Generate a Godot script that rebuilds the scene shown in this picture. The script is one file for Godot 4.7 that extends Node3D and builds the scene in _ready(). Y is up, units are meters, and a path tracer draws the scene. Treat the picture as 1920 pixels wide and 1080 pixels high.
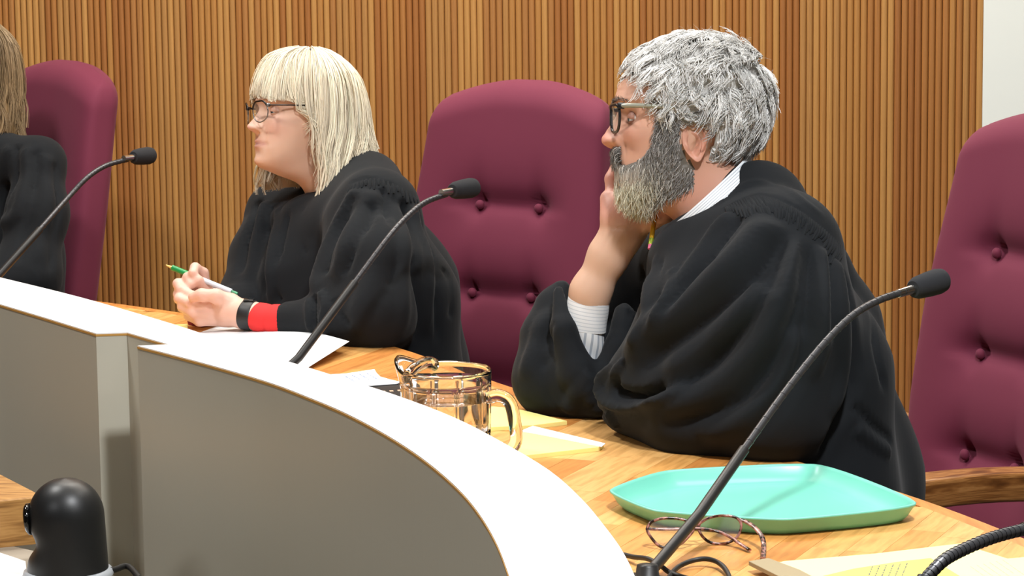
extends Node3D
# A courtroom bench: three robed people behind a curved bench, ribbed oak wall behind.
const F := 5400.0
const PITCH := 0.1472
const ROLL := 0.0115
const CAMY := 1.57
const DESK := 0.75
const LEDGE := 0.90
var rv: Vector3
var uv_: Vector3
var fv: Vector3
var rng := RandomNumberGenerator.new()
var M := {}

func _ready() -> void:
	setup_view()
	setup_lights()
	make_materials()
	build_room()
	build_bench()
	build_desk()
	build_chairs()
	build_desk_things()
	build_people()

func setup_view() -> void:
	fv = Vector3(0, -sin(PITCH), -cos(PITCH))
	var u0 := Vector3(0, cos(PITCH), -sin(PITCH))
	uv_ = u0 * cos(ROLL) + Vector3.RIGHT * sin(ROLL)
	rv = Vector3.RIGHT * cos(ROLL) - u0 * sin(ROLL)
	var cam := Camera3D.new()
	cam.name = "camera"
	cam.fov = rad_to_deg(2.0 * atan(540.0 / F))
	cam.near = 0.1
	cam.far = 60.0
	cam.transform = Transform3D(Basis(rv, uv_, -fv), Vector3(0, CAMY, 0))
	cam.current = true
	add_child(cam)
	var we := WorldEnvironment.new()
	we.name = "surroundings"
	var e := Environment.new()
	e.background_mode = Environment.BG_COLOR
	e.background_color = Color(0.02, 0.02, 0.02)
	e.tonemap_mode = Environment.TONE_MAPPER_LINEAR
	e.tonemap_exposure = 1.75
	e.sdfgi_enabled = true
	e.ssao_enabled = true
	e.ssil_enabled = true
	we.environment = e
	add_child(we)

# ceiling fittings: [x, z, size x, size z, energy, warm]
const LAMPS := [
	[0.55, -2.25, 0.24, 0.24, 6.2, 0.0],
	[-1.6, -4.4, 0.34, 0.34, 2.8, 0.1],
	[-0.3, -5.2, 0.9, 0.3, 1.2, 0.2],
	[1.0, -4.4, 0.6, 0.3, 0.8, 0.2],
	[0.0, -5.85, 3.0, 0.25, 4.1, 0.28],
	[-2.6, -1.0, 1.2, 0.6, 1.8, 0.0],
	[2.0, -1.2, 1.2, 0.6, 1.0, 0.0],
]

func setup_lights() -> void:
	var i := 0
	for l in LAMPS:
		var col := Color(0.98, 0.99, 1.0).lerp(Color(1.0, 0.87, 0.68), l[5])
		var a := AreaLight3D.new()
		a.name = "ceiling_light_glow" if i == 0 else "ceiling_light_glow_%03d" % i
		a.area_size = Vector2(l[2], l[3])
		a.light_energy = l[4]
		a.light_color = col
		a.area_range = 14.0
		a.shadow_enabled = true
		a.position = Vector3(l[0], 3.19, l[1])
		a.rotation = Vector3(-PI / 2, 0, 0)
		add_child(a)
		i += 1

# ---------- placing ----------
func w(px: float, py: float, d: float) -> Vector3:
	return Vector3(0, CAMY, 0) + d * (((px - 960.0) / F) * rv + (-(py - 540.0) / F) * uv_ + fv)

func pl(px: float, py: float, y: float) -> Vector3:
	var dir := ((px - 960.0) / F) * rv + (-(py - 540.0) / F) * uv_ + fv
	return Vector3(0, CAMY, 0) + dir * ((y - CAMY) / dir.y)

func flat(a: Array, y: float) -> PackedVector2Array:
	var r := PackedVector2Array()
	for p in a:
		var q := pl(p[0], p[1], y)
		r.append(Vector2(q.x, q.z))
	return r

# ---------- mesh maker: triangles run counter-clockwise seen from outside until commit ----------
class MB:
	var v := PackedVector3Array()
	var uv := PackedVector2Array()
	var c := PackedColorArray()
	var idx := PackedInt32Array()
	var tint := Color.WHITE
	var colored := false

	func p(a: Vector3, t := Vector2.ZERO) -> int:
		v.append(a)
		uv.append(t)
		if colored:
			c.append(tint)
		return v.size() - 1

	func tri(a: int, b: int, d: int) -> void:
		idx.append(a); idx.append(b); idx.append(d)

	func quad(a: int, b: int, d: int, e: int) -> void:
		idx.append(a); idx.append(b); idx.append(d)
		idx.append(a); idx.append(d); idx.append(e)

	# flat quad with its own corners
	func fq(a: Vector3, b: Vector3, d: Vector3, e: Vector3, t0 := Vector2.ZERO, t1 := Vector2.ONE) -> void:
		quad(p(a, t0), p(b, Vector2(t1.x, t0.y)), p(d, t1), p(e, Vector2(t0.x, t1.y)))

	# rows of points, each row the same length; closed: the row joins its end to its start
	func grid(rows: Array, closed := false, flip := false, us := 1.0, vs := 1.0) -> void:
		var base := v.size()
		var n: int = rows[0].size()
		for j in rows.size():
			var row: PackedVector3Array = rows[j]
			for i in n:
				p(row[i], Vector2(us * i / (n - 1.0), vs * j / maxf(rows.size() - 1.0, 1.0)))
		var m := n if closed else n - 1
		for j in rows.size() - 1:
			for i in m:
				var a := base + j * n + i
				var b := base + j * n + (i + 1) % n
				if flip:
					quad(a, a + n, b + n, b)
				else:
					quad(a, b, b + n, a + n)

	func fan(row: PackedVector3Array, flip := false) -> void:
		var s := Vector3.ZERO
		for q in row:
			s += q
		var ci := p(s / row.size())
		var b := v.size()
		for q in row:
			p(q)
		for i in row.size():
			var a := b + i
			var d := b + (i + 1) % row.size()
			if flip:
				tri(ci, d, a)
			else:
				tri(ci, a, d)

	func tube(pts: PackedVector3Array, rad, sides := 8, caps := true, squash := 1.0, up := Vector3.ZERO) -> void:
		var n := pts.size()
		var base := v.size()
		var t := (pts[1] - pts[0]).normalized()
		var nx := t.cross(up if up != Vector3.ZERO else (Vector3.UP if absf(t.y) < 0.9 else Vector3.RIGHT)).normalized()
		for j in n:
			var tj := (pts[mini(j + 1, n - 1)] - pts[maxi(j - 1, 0)]).normalized()
			nx = (nx - tj * nx.dot(tj)).normalized()
			var ny := tj.cross(nx)
			var r: float = rad[j] if rad is PackedFloat32Array or rad is Array else rad
			for i in sides:
				var a := TAU * i / sides
				p(pts[j] + nx * (cos(a) * r) + ny * (sin(a) * r * squash), Vector2(float(i) / sides, float(j) / n))
		for j in n - 1:
			for i in sides:
				var a := base + j * sides + i
				var b := base + j * sides + (i + 1) % sides
				quad(a, b, b + sides, a + sides)
		if caps:
			fan(v.slice(base, base + sides), true)
			fan(v.slice(base + (n - 1) * sides, base + n * sides))

	# rounded rectangular section swept along a line; up keeps the height direction
	func bar(pts: PackedVector3Array, wd: float, ht: float, up := Vector3.UP, rnd := 0.3) -> void:
		var rows := []
		var n := pts.size()
		for j in n:
			var t := (pts[mini(j + 1, n - 1)] - pts[maxi(j - 1, 0)]).normalized()
			var x := up.cross(t).normalized()
			var y := t.cross(x)
			var row := PackedVector3Array()
			for i in 28:
				var a := TAU * i / 28
				row.append(pts[j] + x * (wd * signf(cos(a)) * pow(absf(cos(a)), rnd)) + y * (ht * signf(sin(a)) * pow(absf(sin(a)), rnd)))
			rows.append(row)
		var b0 := v.size()
		grid(rows, true, false, 0.15, 0.5)
		fan(rows[0], true)
		fan(rows[n - 1])

	# profile of (radius, height) turned round the y axis of xf
	func lathe(prof: Array, seg := 24, xf := Transform3D.IDENTITY) -> void:
		var base := v.size()
		for q in prof:
			for i in seg:
				var a := TAU * i / seg
				p(xf * Vector3(q[0] * cos(a), q[1], -q[0] * sin(a)), Vector2(float(i) / seg, q[1]))
		for j in prof.size() - 1:
			for i in seg:
				var a := base + j * seg + i
				var b := base + j * seg + (i + 1) % seg
				quad(a, b, b + seg, a + seg)

	# upright prism over a plan outline (x, z)
	func prism(poly: PackedVector2Array, y0: float, y1: float, cham := 0.0, bottom := true) -> void:
		var pg := poly
		if Geometry2D.is_polygon_clockwise(pg):
			pg = pg.duplicate()
			pg.reverse()
		# is_polygon_clockwise looks with y down; after this the outline runs so that +y is outside of the top
		var top := pg
		if cham > 0.0:
			var o := Geometry2D.offset_polygon(pg, -cham)
			if o.size() == 1 and o[0].size() == pg.size():
				top = align(pg, o[0])
			else:
				cham = 0.0
		var t := Geometry2D.triangulate_polygon(top)
		var b := v.size()
		for q in top:
			p(Vector3(q.x, y1, q.y), q)
		for i in range(0, t.size(), 3):
			up_tri(b + t[i], b + t[i + 1], b + t[i + 2], 1.0)
		if bottom:
			var t2 := Geometry2D.triangulate_polygon(pg)
			b = v.size()
			for q in pg:
				p(Vector3(q.x, y0, q.y), q)
			for i in range(0, t2.size(), 3):
				up_tri(b + t2[i], b + t2[i + 1], b + t2[i + 2], -1.0)
		var mid := Vector2.ZERO
		var run := 0.0
		for i in pg.size():
			var a := pg[i]
			var d := pg[(i + 1) % pg.size()]
			var l := a.distance_to(d)
			side(a, d, y0, y1 - cham, run, l)
			if cham > 0.0:
				var a2 := top[i]
				var d2 := top[(i + 1) % pg.size()]
				var k := v.size()
				p(Vector3(a.x, y1 - cham, a.y), a); p(Vector3(d.x, y1 - cham, d.y), d)
				p(Vector3(d2.x, y1, d2.y), d2); p(Vector3(a2.x, y1, a2.y), a2)
				outq(k, a, d)
			run += l

	func align(a: PackedVector2Array, b: PackedVector2Array) -> PackedVector2Array:
		var best := 0
		for i in b.size():
			if b[i].distance_to(a[0]) < b[best].distance_to(a[0]):
				best = i
		var r := PackedVector2Array()
		for i in a.size():
			r.append(b[(best + i) % b.size()])
		return r

	func up_tri(a: int, b: int, d: int, sgn: float) -> void:
		var nn := (v[b] - v[a]).cross(v[d] - v[a])
		if nn.y * sgn >= 0.0:
			tri(a, b, d)
		else:
			tri(a, d, b)

	func outq(k: int, a: Vector2, d: Vector2) -> void:
		quad(k, k + 3, k + 2, k + 1)

	func side(a: Vector2, d: Vector2, y0: float, y1: float, run: float, l: float) -> void:
		var k := v.size()
		p(Vector3(a.x, y0, a.y), Vector2(run, y0)); p(Vector3(d.x, y0, d.y), Vector2(run + l, y0))
		p(Vector3(d.x, y1, d.y), Vector2(run + l, y1)); p(Vector3(a.x, y1, a.y), Vector2(run, y1))
		quad(k, k + 3, k + 2, k + 1)

	# box with small chamfers
	func box(s: Vector3, xf := Transform3D.IDENTITY, ch := 0.002) -> void:
		var h := s / 2.0
		ch = minf(ch, minf(h.x, minf(h.y, h.z)) * 0.9)
		var b := v.size()
		var id := {}
		for sx in [-1, 1]:
			for sy in [-1, 1]:
				for sz in [-1, 1]:
					var q := Vector3(sx * h.x, sy * h.y, sz * h.z)
					for ax in 3:
						var o := Vector3(sx, sy, sz) * ch
						o[ax] = 0.0
						var r := q - o
						var t := Vector2(r.z, r.y) if ax == 0 else Vector2(r.x, r.z) if ax == 1 else Vector2(r.x, r.y)
						id[[sx, sy, sz, ax]] = p(xf * r, t)
		var mid := xf.origin
		for ax in 3:
			var a1 := (ax + 1) % 3
			var a2 := (ax + 2) % 3
			for s0 in [-1, 1]:
				var k := []
				for st in [[-1, -1], [1, -1], [1, 1], [-1, 1]]:
					var g := [0, 0, 0, ax]
					g[ax] = s0; g[a1] = st[0]; g[a2] = st[1]
					k.append(id[g])
				oq(k, mid)
				for s1 in [-1, 1]: # edge along a2 between faces ax and a1
					var g1 := [0, 0, 0, ax]; var g2 := [0, 0, 0, ax]; var g3 := [0, 0, 0, a1]; var g4 := [0, 0, 0, a1]
					for g in [g1, g2, g3, g4]:
						g[ax] = s0; g[a1] = s1
					g1[a2] = -1; g2[a2] = 1; g3[a2] = 1; g4[a2] = -1
					oq([id[g1], id[g2], id[g3], id[g4]], mid)
		for sx in [-1, 1]:
			for sy in [-1, 1]:
				for sz in [-1, 1]:
					var a: int = id[[sx, sy, sz, 0]]; var bb: int = id[[sx, sy, sz, 1]]; var d: int = id[[sx, sy, sz, 2]]
					if (v[bb] - v[a]).cross(v[d] - v[a]).dot(v[a] - mid) > 0.0:
						tri(a, bb, d)
					else:
						tri(a, d, bb)

	func oq(k: Array, mid: Vector3) -> void:
		var nn := (v[k[1]] - v[k[0]]).cross(v[k[2]] - v[k[0]])
		if nn.dot((v[k[0]] + v[k[2]]) * 0.5 - mid) >= 0.0:
			quad(k[0], k[1], k[2], k[3])
		else:
			quad(k[0], k[3], k[2], k[1])

	func ball(at: Vector3, r: Vector3, seg := 12, rows := 8, b := Basis.IDENTITY) -> void:
		var base := v.size()
		for j in rows + 1:
			var la := PI * j / rows - PI / 2
			for i in seg:
				var a := TAU * i / seg
				p(at + b * Vector3(r.x * cos(la) * cos(a), r.y * sin(la), -r.z * cos(la) * sin(a)), Vector2(float(i) / seg, float(j) / rows))
		for j in rows:
			for i in seg:
				var a := base + j * seg + i
				var d := base + j * seg + (i + 1) % seg
				quad(a, d, d + seg, a + seg)

	func normals() -> PackedVector3Array:
		var n := PackedVector3Array()
		n.resize(v.size())
		for i in range(0, idx.size(), 3):
			var a := idx[i]; var b := idx[i + 1]; var d := idx[i + 2]
			var f := (v[b] - v[a]).cross(v[d] - v[a])
			n[a] += f; n[b] += f; n[d] += f
		for i in n.size():
			n[i] = n[i].normalized() if n[i].length_squared() > 1e-24 else Vector3.UP
		return n

	func mesh() -> ArrayMesh:
		var ar := []
		ar.resize(Mesh.ARRAY_MAX)
		ar[Mesh.ARRAY_VERTEX] = v
		ar[Mesh.ARRAY_NORMAL] = normals()
		ar[Mesh.ARRAY_TEX_UV] = uv
		if colored:
			ar[Mesh.ARRAY_COLOR] = c
		var k := idx.duplicate()
		for i in range(0, k.size(), 3):
			var t := k[i + 1]
			k[i + 1] = k[i + 2]
			k[i + 2] = t
		ar[Mesh.ARRAY_INDEX] = k
		var m := ArrayMesh.new()
		m.add_surface_from_arrays(Mesh.PRIMITIVE_TRIANGLES, ar)
		return m

# ---------- things ----------
var taken := {}
func numbered(s: String) -> String:
	taken[s] = taken.get(s, -1) + 1
	return s if taken[s] == 0 else "%s_%03d" % [s, taken[s]]

func thing(called: String, label: String, category: String, at := Vector3.ZERO, turn := 0.0, group := "") -> Node3D:
	var o := Node3D.new()
	o.name = numbered(called)
	add_child(o)
	o.position = at
	o.rotation.y = turn
	tag(o, label, category, group)
	return o

func tag(o: Node, label: String, category: String, group := "") -> Node:
	o.set_meta("label", label)
	o.set_meta("category", category)
	if group:
		o.set_meta("group", group)
	return o

func obj(called: String, m, mat: Material, parent: Node = null) -> MeshInstance3D:
	var o := MeshInstance3D.new()
	o.name = called if parent else numbered(called)
	o.mesh = m.mesh() if m is MB else m
	o.material_override = mat
	(parent if parent else self).add_child(o, true)
	return o

func struct(called: String, m, mat: Material, label: String, parent: Node = null) -> MeshInstance3D:
	var o := obj(called, m, mat, parent)
	o.set_meta("kind", "structure")
	o.set_meta("label", label)
	if parent == null:
		o.set_meta("category", called.get_slice("_", 0))
	return o

# world-space builders write points straight in metres; recentre the mesh on the thing's base
func rebase(m: MB, at: Vector3) -> MB:
	for i in m.v.size():
		m.v[i] -= at
	return m

func crv(keys: PackedVector3Array, n: int) -> PackedVector3Array:
	var r := PackedVector3Array()
	var k := keys.size() - 1
	for i in n + 1:
		var t := float(i) / n * k
		var j := mini(int(t), k - 1)
		var f := t - j
		r.append(keys[j].cubic_interpolate(keys[j + 1], keys[maxi(j - 1, 0)], keys[mini(j + 2, k)], f))
	return r

func crv2(keys: PackedVector2Array, n: int) -> PackedVector2Array:
	var r := PackedVector2Array()
	var k := keys.size() - 1
	for i in n + 1:
		var t := float(i) / n * k
		var j := mini(int(t), k - 1)
		r.append(keys[j].cubic_interpolate(keys[j + 1], keys[maxi(j - 1, 0)], keys[mini(j + 2, k)], t - j))
	return r

func V(a: Array) -> PackedVector3Array:
	var r := PackedVector3Array()
	for p in a:
		r.append(w(p[0], p[1], p[2]))
	return r

# ---------- materials ----------
func mat(col: Color, rough := 0.6, met := 0.0, spec := 0.5) -> StandardMaterial3D:
	var m := StandardMaterial3D.new()
	m.albedo_color = col
	m.roughness = rough
	m.metallic = met
	m.metallic_specular = spec
	return m

func noise_tex(freq: float, oct: int, ramp: Array, sd := 1, size := Vector2i(512, 512), kind := FastNoiseLite.TYPE_SIMPLEX_SMOOTH, normal := false) -> NoiseTexture2D:
	var n := FastNoiseLite.new()
	n.seed = sd
	n.noise_type = kind
	n.frequency = freq
	n.fractal_octaves = oct
	var t := NoiseTexture2D.new()
	t.width = size.x
	t.height = size.y
	t.seamless = true
	t.noise = n
	if normal:
		t.as_normal_map = true
		t.bump_strength = 4.0
	elif ramp.size():
		var g := Gradient.new()
		g.offsets = PackedFloat32Array(ramp.map(func(x): return x[0]))
		g.colors = PackedColorArray(ramp.map(func(x): return x[1]))
		t.color_ramp = g
	return t

func wood(col: Color, dark: float, rough: float, uvs: Vector3, tex: Texture2D, coat := 0.0) -> StandardMaterial3D:
	var m := mat(col, rough)
	m.albedo_texture = tex
	m.uv1_scale = uvs
	if coat > 0.0:
		m.clearcoat_enabled = true
		m.clearcoat = coat
		m.clearcoat_roughness = 0.25
	return m

func make_materials() -> void:
	var g1 := noise_tex(0.012, 5, [[0.0, Color(0.62, 0.56, 0.48)], [0.42, Color(0.9, 0.87, 0.82)], [0.6, Color(1, 1, 1)], [1.0, Color(0.8, 0.74, 0.66)]], 3)
	M.grain = g1
	M.slats = []
	for t in [[0.76, 0.55, 0.30], [0.72, 0.495, 0.262], [0.80, 0.60, 0.345], [0.68, 0.45, 0.235], [0.75, 0.555, 0.32], [0.725, 0.51, 0.285]]:
		M.slats.append(wood(Color(t[0], t[1], t[2]), 0, 0.5, Vector3(18, 0.35, 1), g1))
	M.wall_dark = mat(Color(0.6, 0.41, 0.21), 0.9)
	var g2 := noise_tex(0.012, 5, [[0.0, Color(0.84, 0.8, 0.75)], [0.45, Color(0.96, 0.95, 0.93)], [0.6, Color(1, 1, 1)], [1.0, Color(0.92, 0.89, 0.85)]], 7)
	M.staves = []
	for t in [[0.90, 0.665, 0.375], [0.865, 0.60, 0.32], [0.925, 0.715, 0.44], [0.84, 0.56, 0.285], [0.90, 0.68, 0.40], [0.875, 0.62, 0.34]]:
		M.staves.append(wood(Color(t[0], t[1], t[2]), 0, 0.38, Vector3(9, 1.0, 1), g2, 0.25))
	M.desk_base = wood(Color(0.72, 0.48, 0.24), 0, 0.45, Vector3(3, 3, 1), g1)
	M.oak = wood(Color(0.68, 0.47, 0.26), 0, 0.4, Vector3(10, 1.2, 1), noise_tex(0.02, 4, [[0.0, Color(0.45, 0.36, 0.26)], [0.45, Color(0.8, 0.74, 0.66)], [0.62, Color(1, 1, 1)], [1.0, Color(0.7, 0.62, 0.5)]], 9), 0.2)
	M.laminate = mat(Color(0.80, 0.785, 0.72), 0.32)
	M.laminate_top = mat(Color(0.93, 0.94, 0.95), 0.28)
	M.edge = mat(Color(0.80, 0.60, 0.30), 0.6)
	M.white_wall = mat(Color(0.93, 0.95, 0.93), 0.9)
	M.ceiling = mat(Color(0.88, 0.88, 0.86), 0.95)
	M.room_wall = mat(Color(0.5, 0.42, 0.34), 0.9)
	M.carpet = mat(Color(0.30, 0.27, 0.25), 1.0)
	M.carpet.albedo_texture = noise_tex(0.2, 3, [[0.0, Color(0.7, 0.7, 0.7)], [1.0, Color(1, 1, 1)]], 5)
	M.carpet.uv1_triplanar = true
	M.carpet.uv1_scale = Vector3(3, 3, 3)
	var weave := noise_tex(0.35, 2, [], 4, Vector2i(512, 512), FastNoiseLite.TYPE_SIMPLEX, true)
	M.burgundy = mat(Color(0.42, 0.125, 0.225), 0.85)
	M.burgundy.normal_enabled = true
	M.burgundy.normal_texture = weave
	M.burgundy.normal_scale = 0.12
	M.burgundy.uv1_triplanar = true
	M.burgundy.uv1_scale = Vector3(7, 7, 7)
	M.burgundy.rim_enabled = true
	M.burgundy.rim = 0.5
	M.burgundy.rim_tint = 0.6
	M.robe = mat(Color(0.112, 0.121, 0.132), 0.85, 0.0, 0.22)
	M.robe.normal_enabled = true
	M.robe.normal_texture = weave
	M.robe.normal_scale = 0.08
	M.robe.uv1_triplanar = true
	M.robe.uv1_scale = Vector3(9, 9, 9)
	M.robe.rim_enabled = true
	M.robe.rim = 0.2
	M.robe.rim_tint = 0.3
	M.black_metal = mat(Color(0.15, 0.15, 0.15), 0.42, 0.2)
	M.neck_metal = mat(Color(0.30, 0.30, 0.31), 0.36, 0.6)
	M.chrome = mat(Color(0.75, 0.75, 0.75), 0.2, 1.0)
	M.foam = mat(Color(0.13, 0.135, 0.15), 0.95)
	M.foam.normal_enabled = true
	M.foam.normal_texture = weave
	M.foam.normal_scale = 0.5
	M.foam.uv1_triplanar = true
	M.foam.uv1_scale = Vector3(20, 20, 20)
	M.cable = mat(Color(0.09, 0.085, 0.08), 0.5)
	M.tray = mat(Color(0.47, 0.80, 0.72), 0.33)
	M.paper = mat(Color(0.93, 0.94, 0.95), 0.8)
	M.yellow = mat(Color(0.97, 0.93, 0.58), 0.8)
	M.pale_yellow = mat(Color(0.96, 0.93, 0.64), 0.8)
	M.card = mat(Color(0.62, 0.56, 0.44), 0.9)
	M.ink = mat(Color(0.45, 0.46, 0.42), 0.9)
	M.blue_ink = mat(Color(0.45, 0.55, 0.75), 0.9)
	M.glass = mat(Color(1, 1, 1, 0.0), 0.02)
	M.glass.refraction_enabled = true
	M.glass.refraction_scale = 0.05
	M.water = mat(Color(1, 1, 1, 0.0), 0.0)
	M.water.refraction_enabled = true
	M.water.refraction_scale = 0.033
	M.lens = mat(Color(1, 1, 1, 0.06), 0.02)
	M.lens.transparency = BaseMaterial3D.TRANSPARENCY_ALPHA
	M.tinted_lens = mat(Color(0.25, 0.25, 0.25, 0.25), 0.02)
	M.tinted_lens.transparency = BaseMaterial3D.TRANSPARENCY_ALPHA
	M.dome = mat(Color(0.075, 0.08, 0.085), 0.42)
	M.dome_gloss = mat(Color(0.03, 0.03, 0.03), 0.1)
	M.silver = mat(Color(0.72, 0.74, 0.76), 0.35, 0.2)

# ---------- the room ----------
func slab(called: String, lo: Vector3, hi: Vector3, m: Material, label: String) -> MeshInstance3D:
	var b := MB.new()
	b.box(hi - lo, Transform3D(Basis.IDENTITY, (lo + hi) / 2 - Vector3((lo.x + hi.x) / 2, lo.y, (lo.z + hi.z) / 2)), 0.001)
	var o := struct(called, b, m, label)
	o.position = Vector3((lo.x + hi.x) / 2, lo.y, (lo.z + hi.z) / 2)
	return o

func build_room() -> void:
	slab("floor", Vector3(-5, -0.45, -9), Vector3(5, -0.35, 3), M.carpet, "brown carpeted courtroom floor")
	slab("ceiling", Vector3(-5, 3.3, -9), Vector3(5, 3.42, 3), M.ceiling, "white ceiling above the bench")
	slab("wall_left", Vector3(-5.1, -0.45, -9), Vector3(-5, 3.4, 3), M.room_wall, "brown wall at the left end of the courtroom")
	slab("wall_right", Vector3(5, -0.45, -9), Vector3(5.1, 3.4, 3), M.room_wall, "brown wall at the right end of the courtroom")
	slab("wall_front", Vector3(-5, -0.45, 3), Vector3(5, 3.4, 3.1), M.room_wall, "brown wall opposite the bench")
	# oak wall, a little turned; a white wall goes on to the right
	var a := w(-60, 300, 6.92)
	var b := w(1841, 300, 6.45)
	a.y = 0.0
	b.y = 0.0
	var along := (b - a).normalized()
	var n := Vector3(-along.z, 0, along.x) # towards the room
	if n.z < 0: n = -n
	var wall := MB.new()
	var l := a.distance_to(b)
	var far := a - along * 3.6
	var q := PackedVector2Array([Vector2(far.x, far.z), Vector2(b.x, b.z), Vector2(b.x - n.x * 0.1, b.z - n.z * 0.1), Vector2(far.x - n.x * 0.1, far.z - n.z * 0.1)])
	wall.prism(q, -0.4, 3.32)
	var wo := struct("wall_back", wall, M.wall_dark, "wall of narrow vertical ribbed oak strips behind the chairs")
	var pitch := 0.01515
	var hw := 0.0072
	var ms := []
	rng.seed = 11
	for k in 4:
		var s := MB.new()
		var prof := [[-hw, 0.0], [-hw, 0.003], [-hw * 0.80, 0.0062], [-hw * 0.35, 0.0078], [hw * 0.35, 0.0078], [hw * 0.80, 0.0062], [hw, 0.003], [hw, 0.0]]
		var r0 := PackedVector3Array()
		var r1 := PackedVector3Array()
		for x in prof:
			r0.append(Vector3(x[0], 0.0, x[1]))
			r1.append(Vector3(x[0], 3.3, x[1]))
		s.grid([r0, r1], false, false, 0.0125, 3.3)
		for i in s.uv.size():
			s.uv[i] += Vector2(rng.randf(), rng.randf() * 3.0)
		s.fan(r0, true)
		s.fan(r1)
		ms.append(s.mesh())
	var cnt := int(l / pitch) + 24
	var tone := 2
	for i in cnt:
		if rng.randf() < 0.72:
			tone = rng.randi() % 6
		var s := obj("slat", ms[rng.randi() % 4], M.slats[tone], wo)
		s.transform = Transform3D(Basis(along, Vector3.UP, n), b - along * (hw + i * pitch) + n * (0.0005 + 0.0012 * rng.randf()))
	# white wall, set a little forward of the strips' backing
	var wb := MB.new()
	var c := b + along * 4.2
	wb.prism(PackedVector2Array([Vector2(b.x + n.x * 0.012, b.z + n.z * 0.012), Vector2(c.x + n.x * 0.012, c.z + n.z * 0.012), Vector2(c.x - n.x * 0.1, c.z - n.z * 0.1), Vector2(b.x - n.x * 0.1, b.z - n.z * 0.1)]), -0.4, 3.32)
	struct("wall_side", wb, M.white_wall, "plain white wall panel at the end of the oak strips")
	# platform for the chairs
	var pf := MB.new()
	var poly := flat([[-900, 560], [0, 560], [300, 640], [600, 735], [850, 850], [1030, 950], [1130, 1050], [1190, 1150], [1260, 1400]], 0.8)
	poly.append(Vector2(4.9, -1.5)); poly.append(Vector2(4.9, -6.0)); poly.append(Vector2(c.x, c.z)); poly.append(Vector2(far.x, far.z))
	pf.prism(poly, -0.35, 0.0)
	struct("floor_platform", pf, M.carpet, "raised carpeted platform under the chairs")
	# the lamps' fittings
	var i := 0
	for L in LAMPS:
		var t := thing("ceiling_light", "%s ceiling light panel above the courtroom, outside the picture" % ["small square bright", "square white", "narrow white rectangular", "short white rectangular", "long warm white strip", "wide white rectangular", "wide dim white rectangular"][i], "light", Vector3(L[0], 3.2, L[1]), 0.0, "ceiling light panels")
		var fr := MB.new()
		var sx: float = L[2]
		var sz: float = L[3]
		for s in [-1, 1]:
			fr.box(Vector3(sx + 0.08, 0.1, 0.03), Transform3D(Basis.IDENTITY, Vector3(0, 0.05, s * (sz / 2 + 0.025))), 0.003)
			fr.box(Vector3(0.03, 0.1, sz + 0.02), Transform3D(Basis.IDENTITY, Vector3(s * (sx / 2 + 0.025), 0.05, 0)), 0.003)
		obj("frame", fr, M.silver, t)
		var df := MB.new()
		df.box(Vector3(sx, 0.06, sz), Transform3D(Basis.IDENTITY, Vector3(0, 0.045, 0)), 0.002)
		var gm := mat(Color(0.9, 0.9, 0.9), 0.6)
		gm.emission_enabled = true
		gm.emission = Color(1.0, 0.97, 0.93)
		gm.emission_energy_multiplier = 1.5
		obj("diffuser", df, gm, t)
		i += 1

# ---------- the bench ----------
const BENCH_FAR := [[-420, 420], [-200, 472], [0, 520], [150, 557], [300, 600], [400, 632], [500, 665], [620, 702], [740, 740], [850, 782], [940, 828], [1030, 882], [1090, 935], [1130, 982], [1165, 1030], [1190, 1080], [1215, 1150], [1240, 1260], [1262, 1420]]
const BENCH_NEAR := [[258, 648], [380, 680], [500, 715], [580, 745], [650, 775], [730, 818], [800, 865], [860, 917], [900, 965], [932, 1020], [955, 1080], [978, 1150], [1000, 1260], [1020, 1420]]

func build_bench() -> void:
	var t := thing("judicial_bench", "long curved bench with a white ledge and plain grey front panels", "bench")
	var far := crv2(flat(BENCH_FAR, LEDGE), 72)
	var near := crv2(flat(BENCH_NEAR, LEDGE), 60)
	var left := flat([[180, 625], [90, 597], [0, 570], [-200, 514], [-420, 462]], LEDGE)
	var ab := flat([[238, 623], [316, 645.5]], LEDGE)
	# split the outline at the inner corner of the notch
	var cut := ab[1]
	var k := 0
	for i in far.size():
		if far[i].distance_to(cut) < far[k].distance_to(cut):
			k = i
	var pl_left := PackedVector2Array()
	for i in k + 1:
		pl_left.append(far[i])
	pl_left.append(ab[1]); pl_left.append(ab[0])
	pl_left.append_array(left)
	var pl_right := PackedVector2Array()
	for i in range(k, far.size()):
		pl_right.append(far[i])
	for i in near.size():
		pl_right.append(near[near.size() - 1 - i])
	pl_right.append(ab[1])
	for pg in [pl_left, pl_right]:
		var b := MB.new()
		b.prism(pg, -0.35, 0.8955)
		obj("front_panel", b, M.laminate, t)
		var e := MB.new()
		var og := Geometry2D.offset_polygon(pg, 0.0006)
		e.prism(og[0], 0.8955, 0.8985)
		obj("edge_strip", e, M.edge, t)
		var tp := MB.new()
		tp.prism(pg, 0.8985, LEDGE, 0.0006)
		obj("ledge_top", tp, M.laminate_top, t)

# ---------- the wooden desk ----------
const DESK_BACK := [[-420, 515], [-200, 534], [0, 548], [161, 562], [338, 586], [520, 612], [700, 640], [830, 680], [940, 720], [1080, 763], [1200, 790], [1340, 823], [1470, 858], [1600, 896], [1740, 941], [1890, 998], [2060, 1070], [2200, 1150]]

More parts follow.
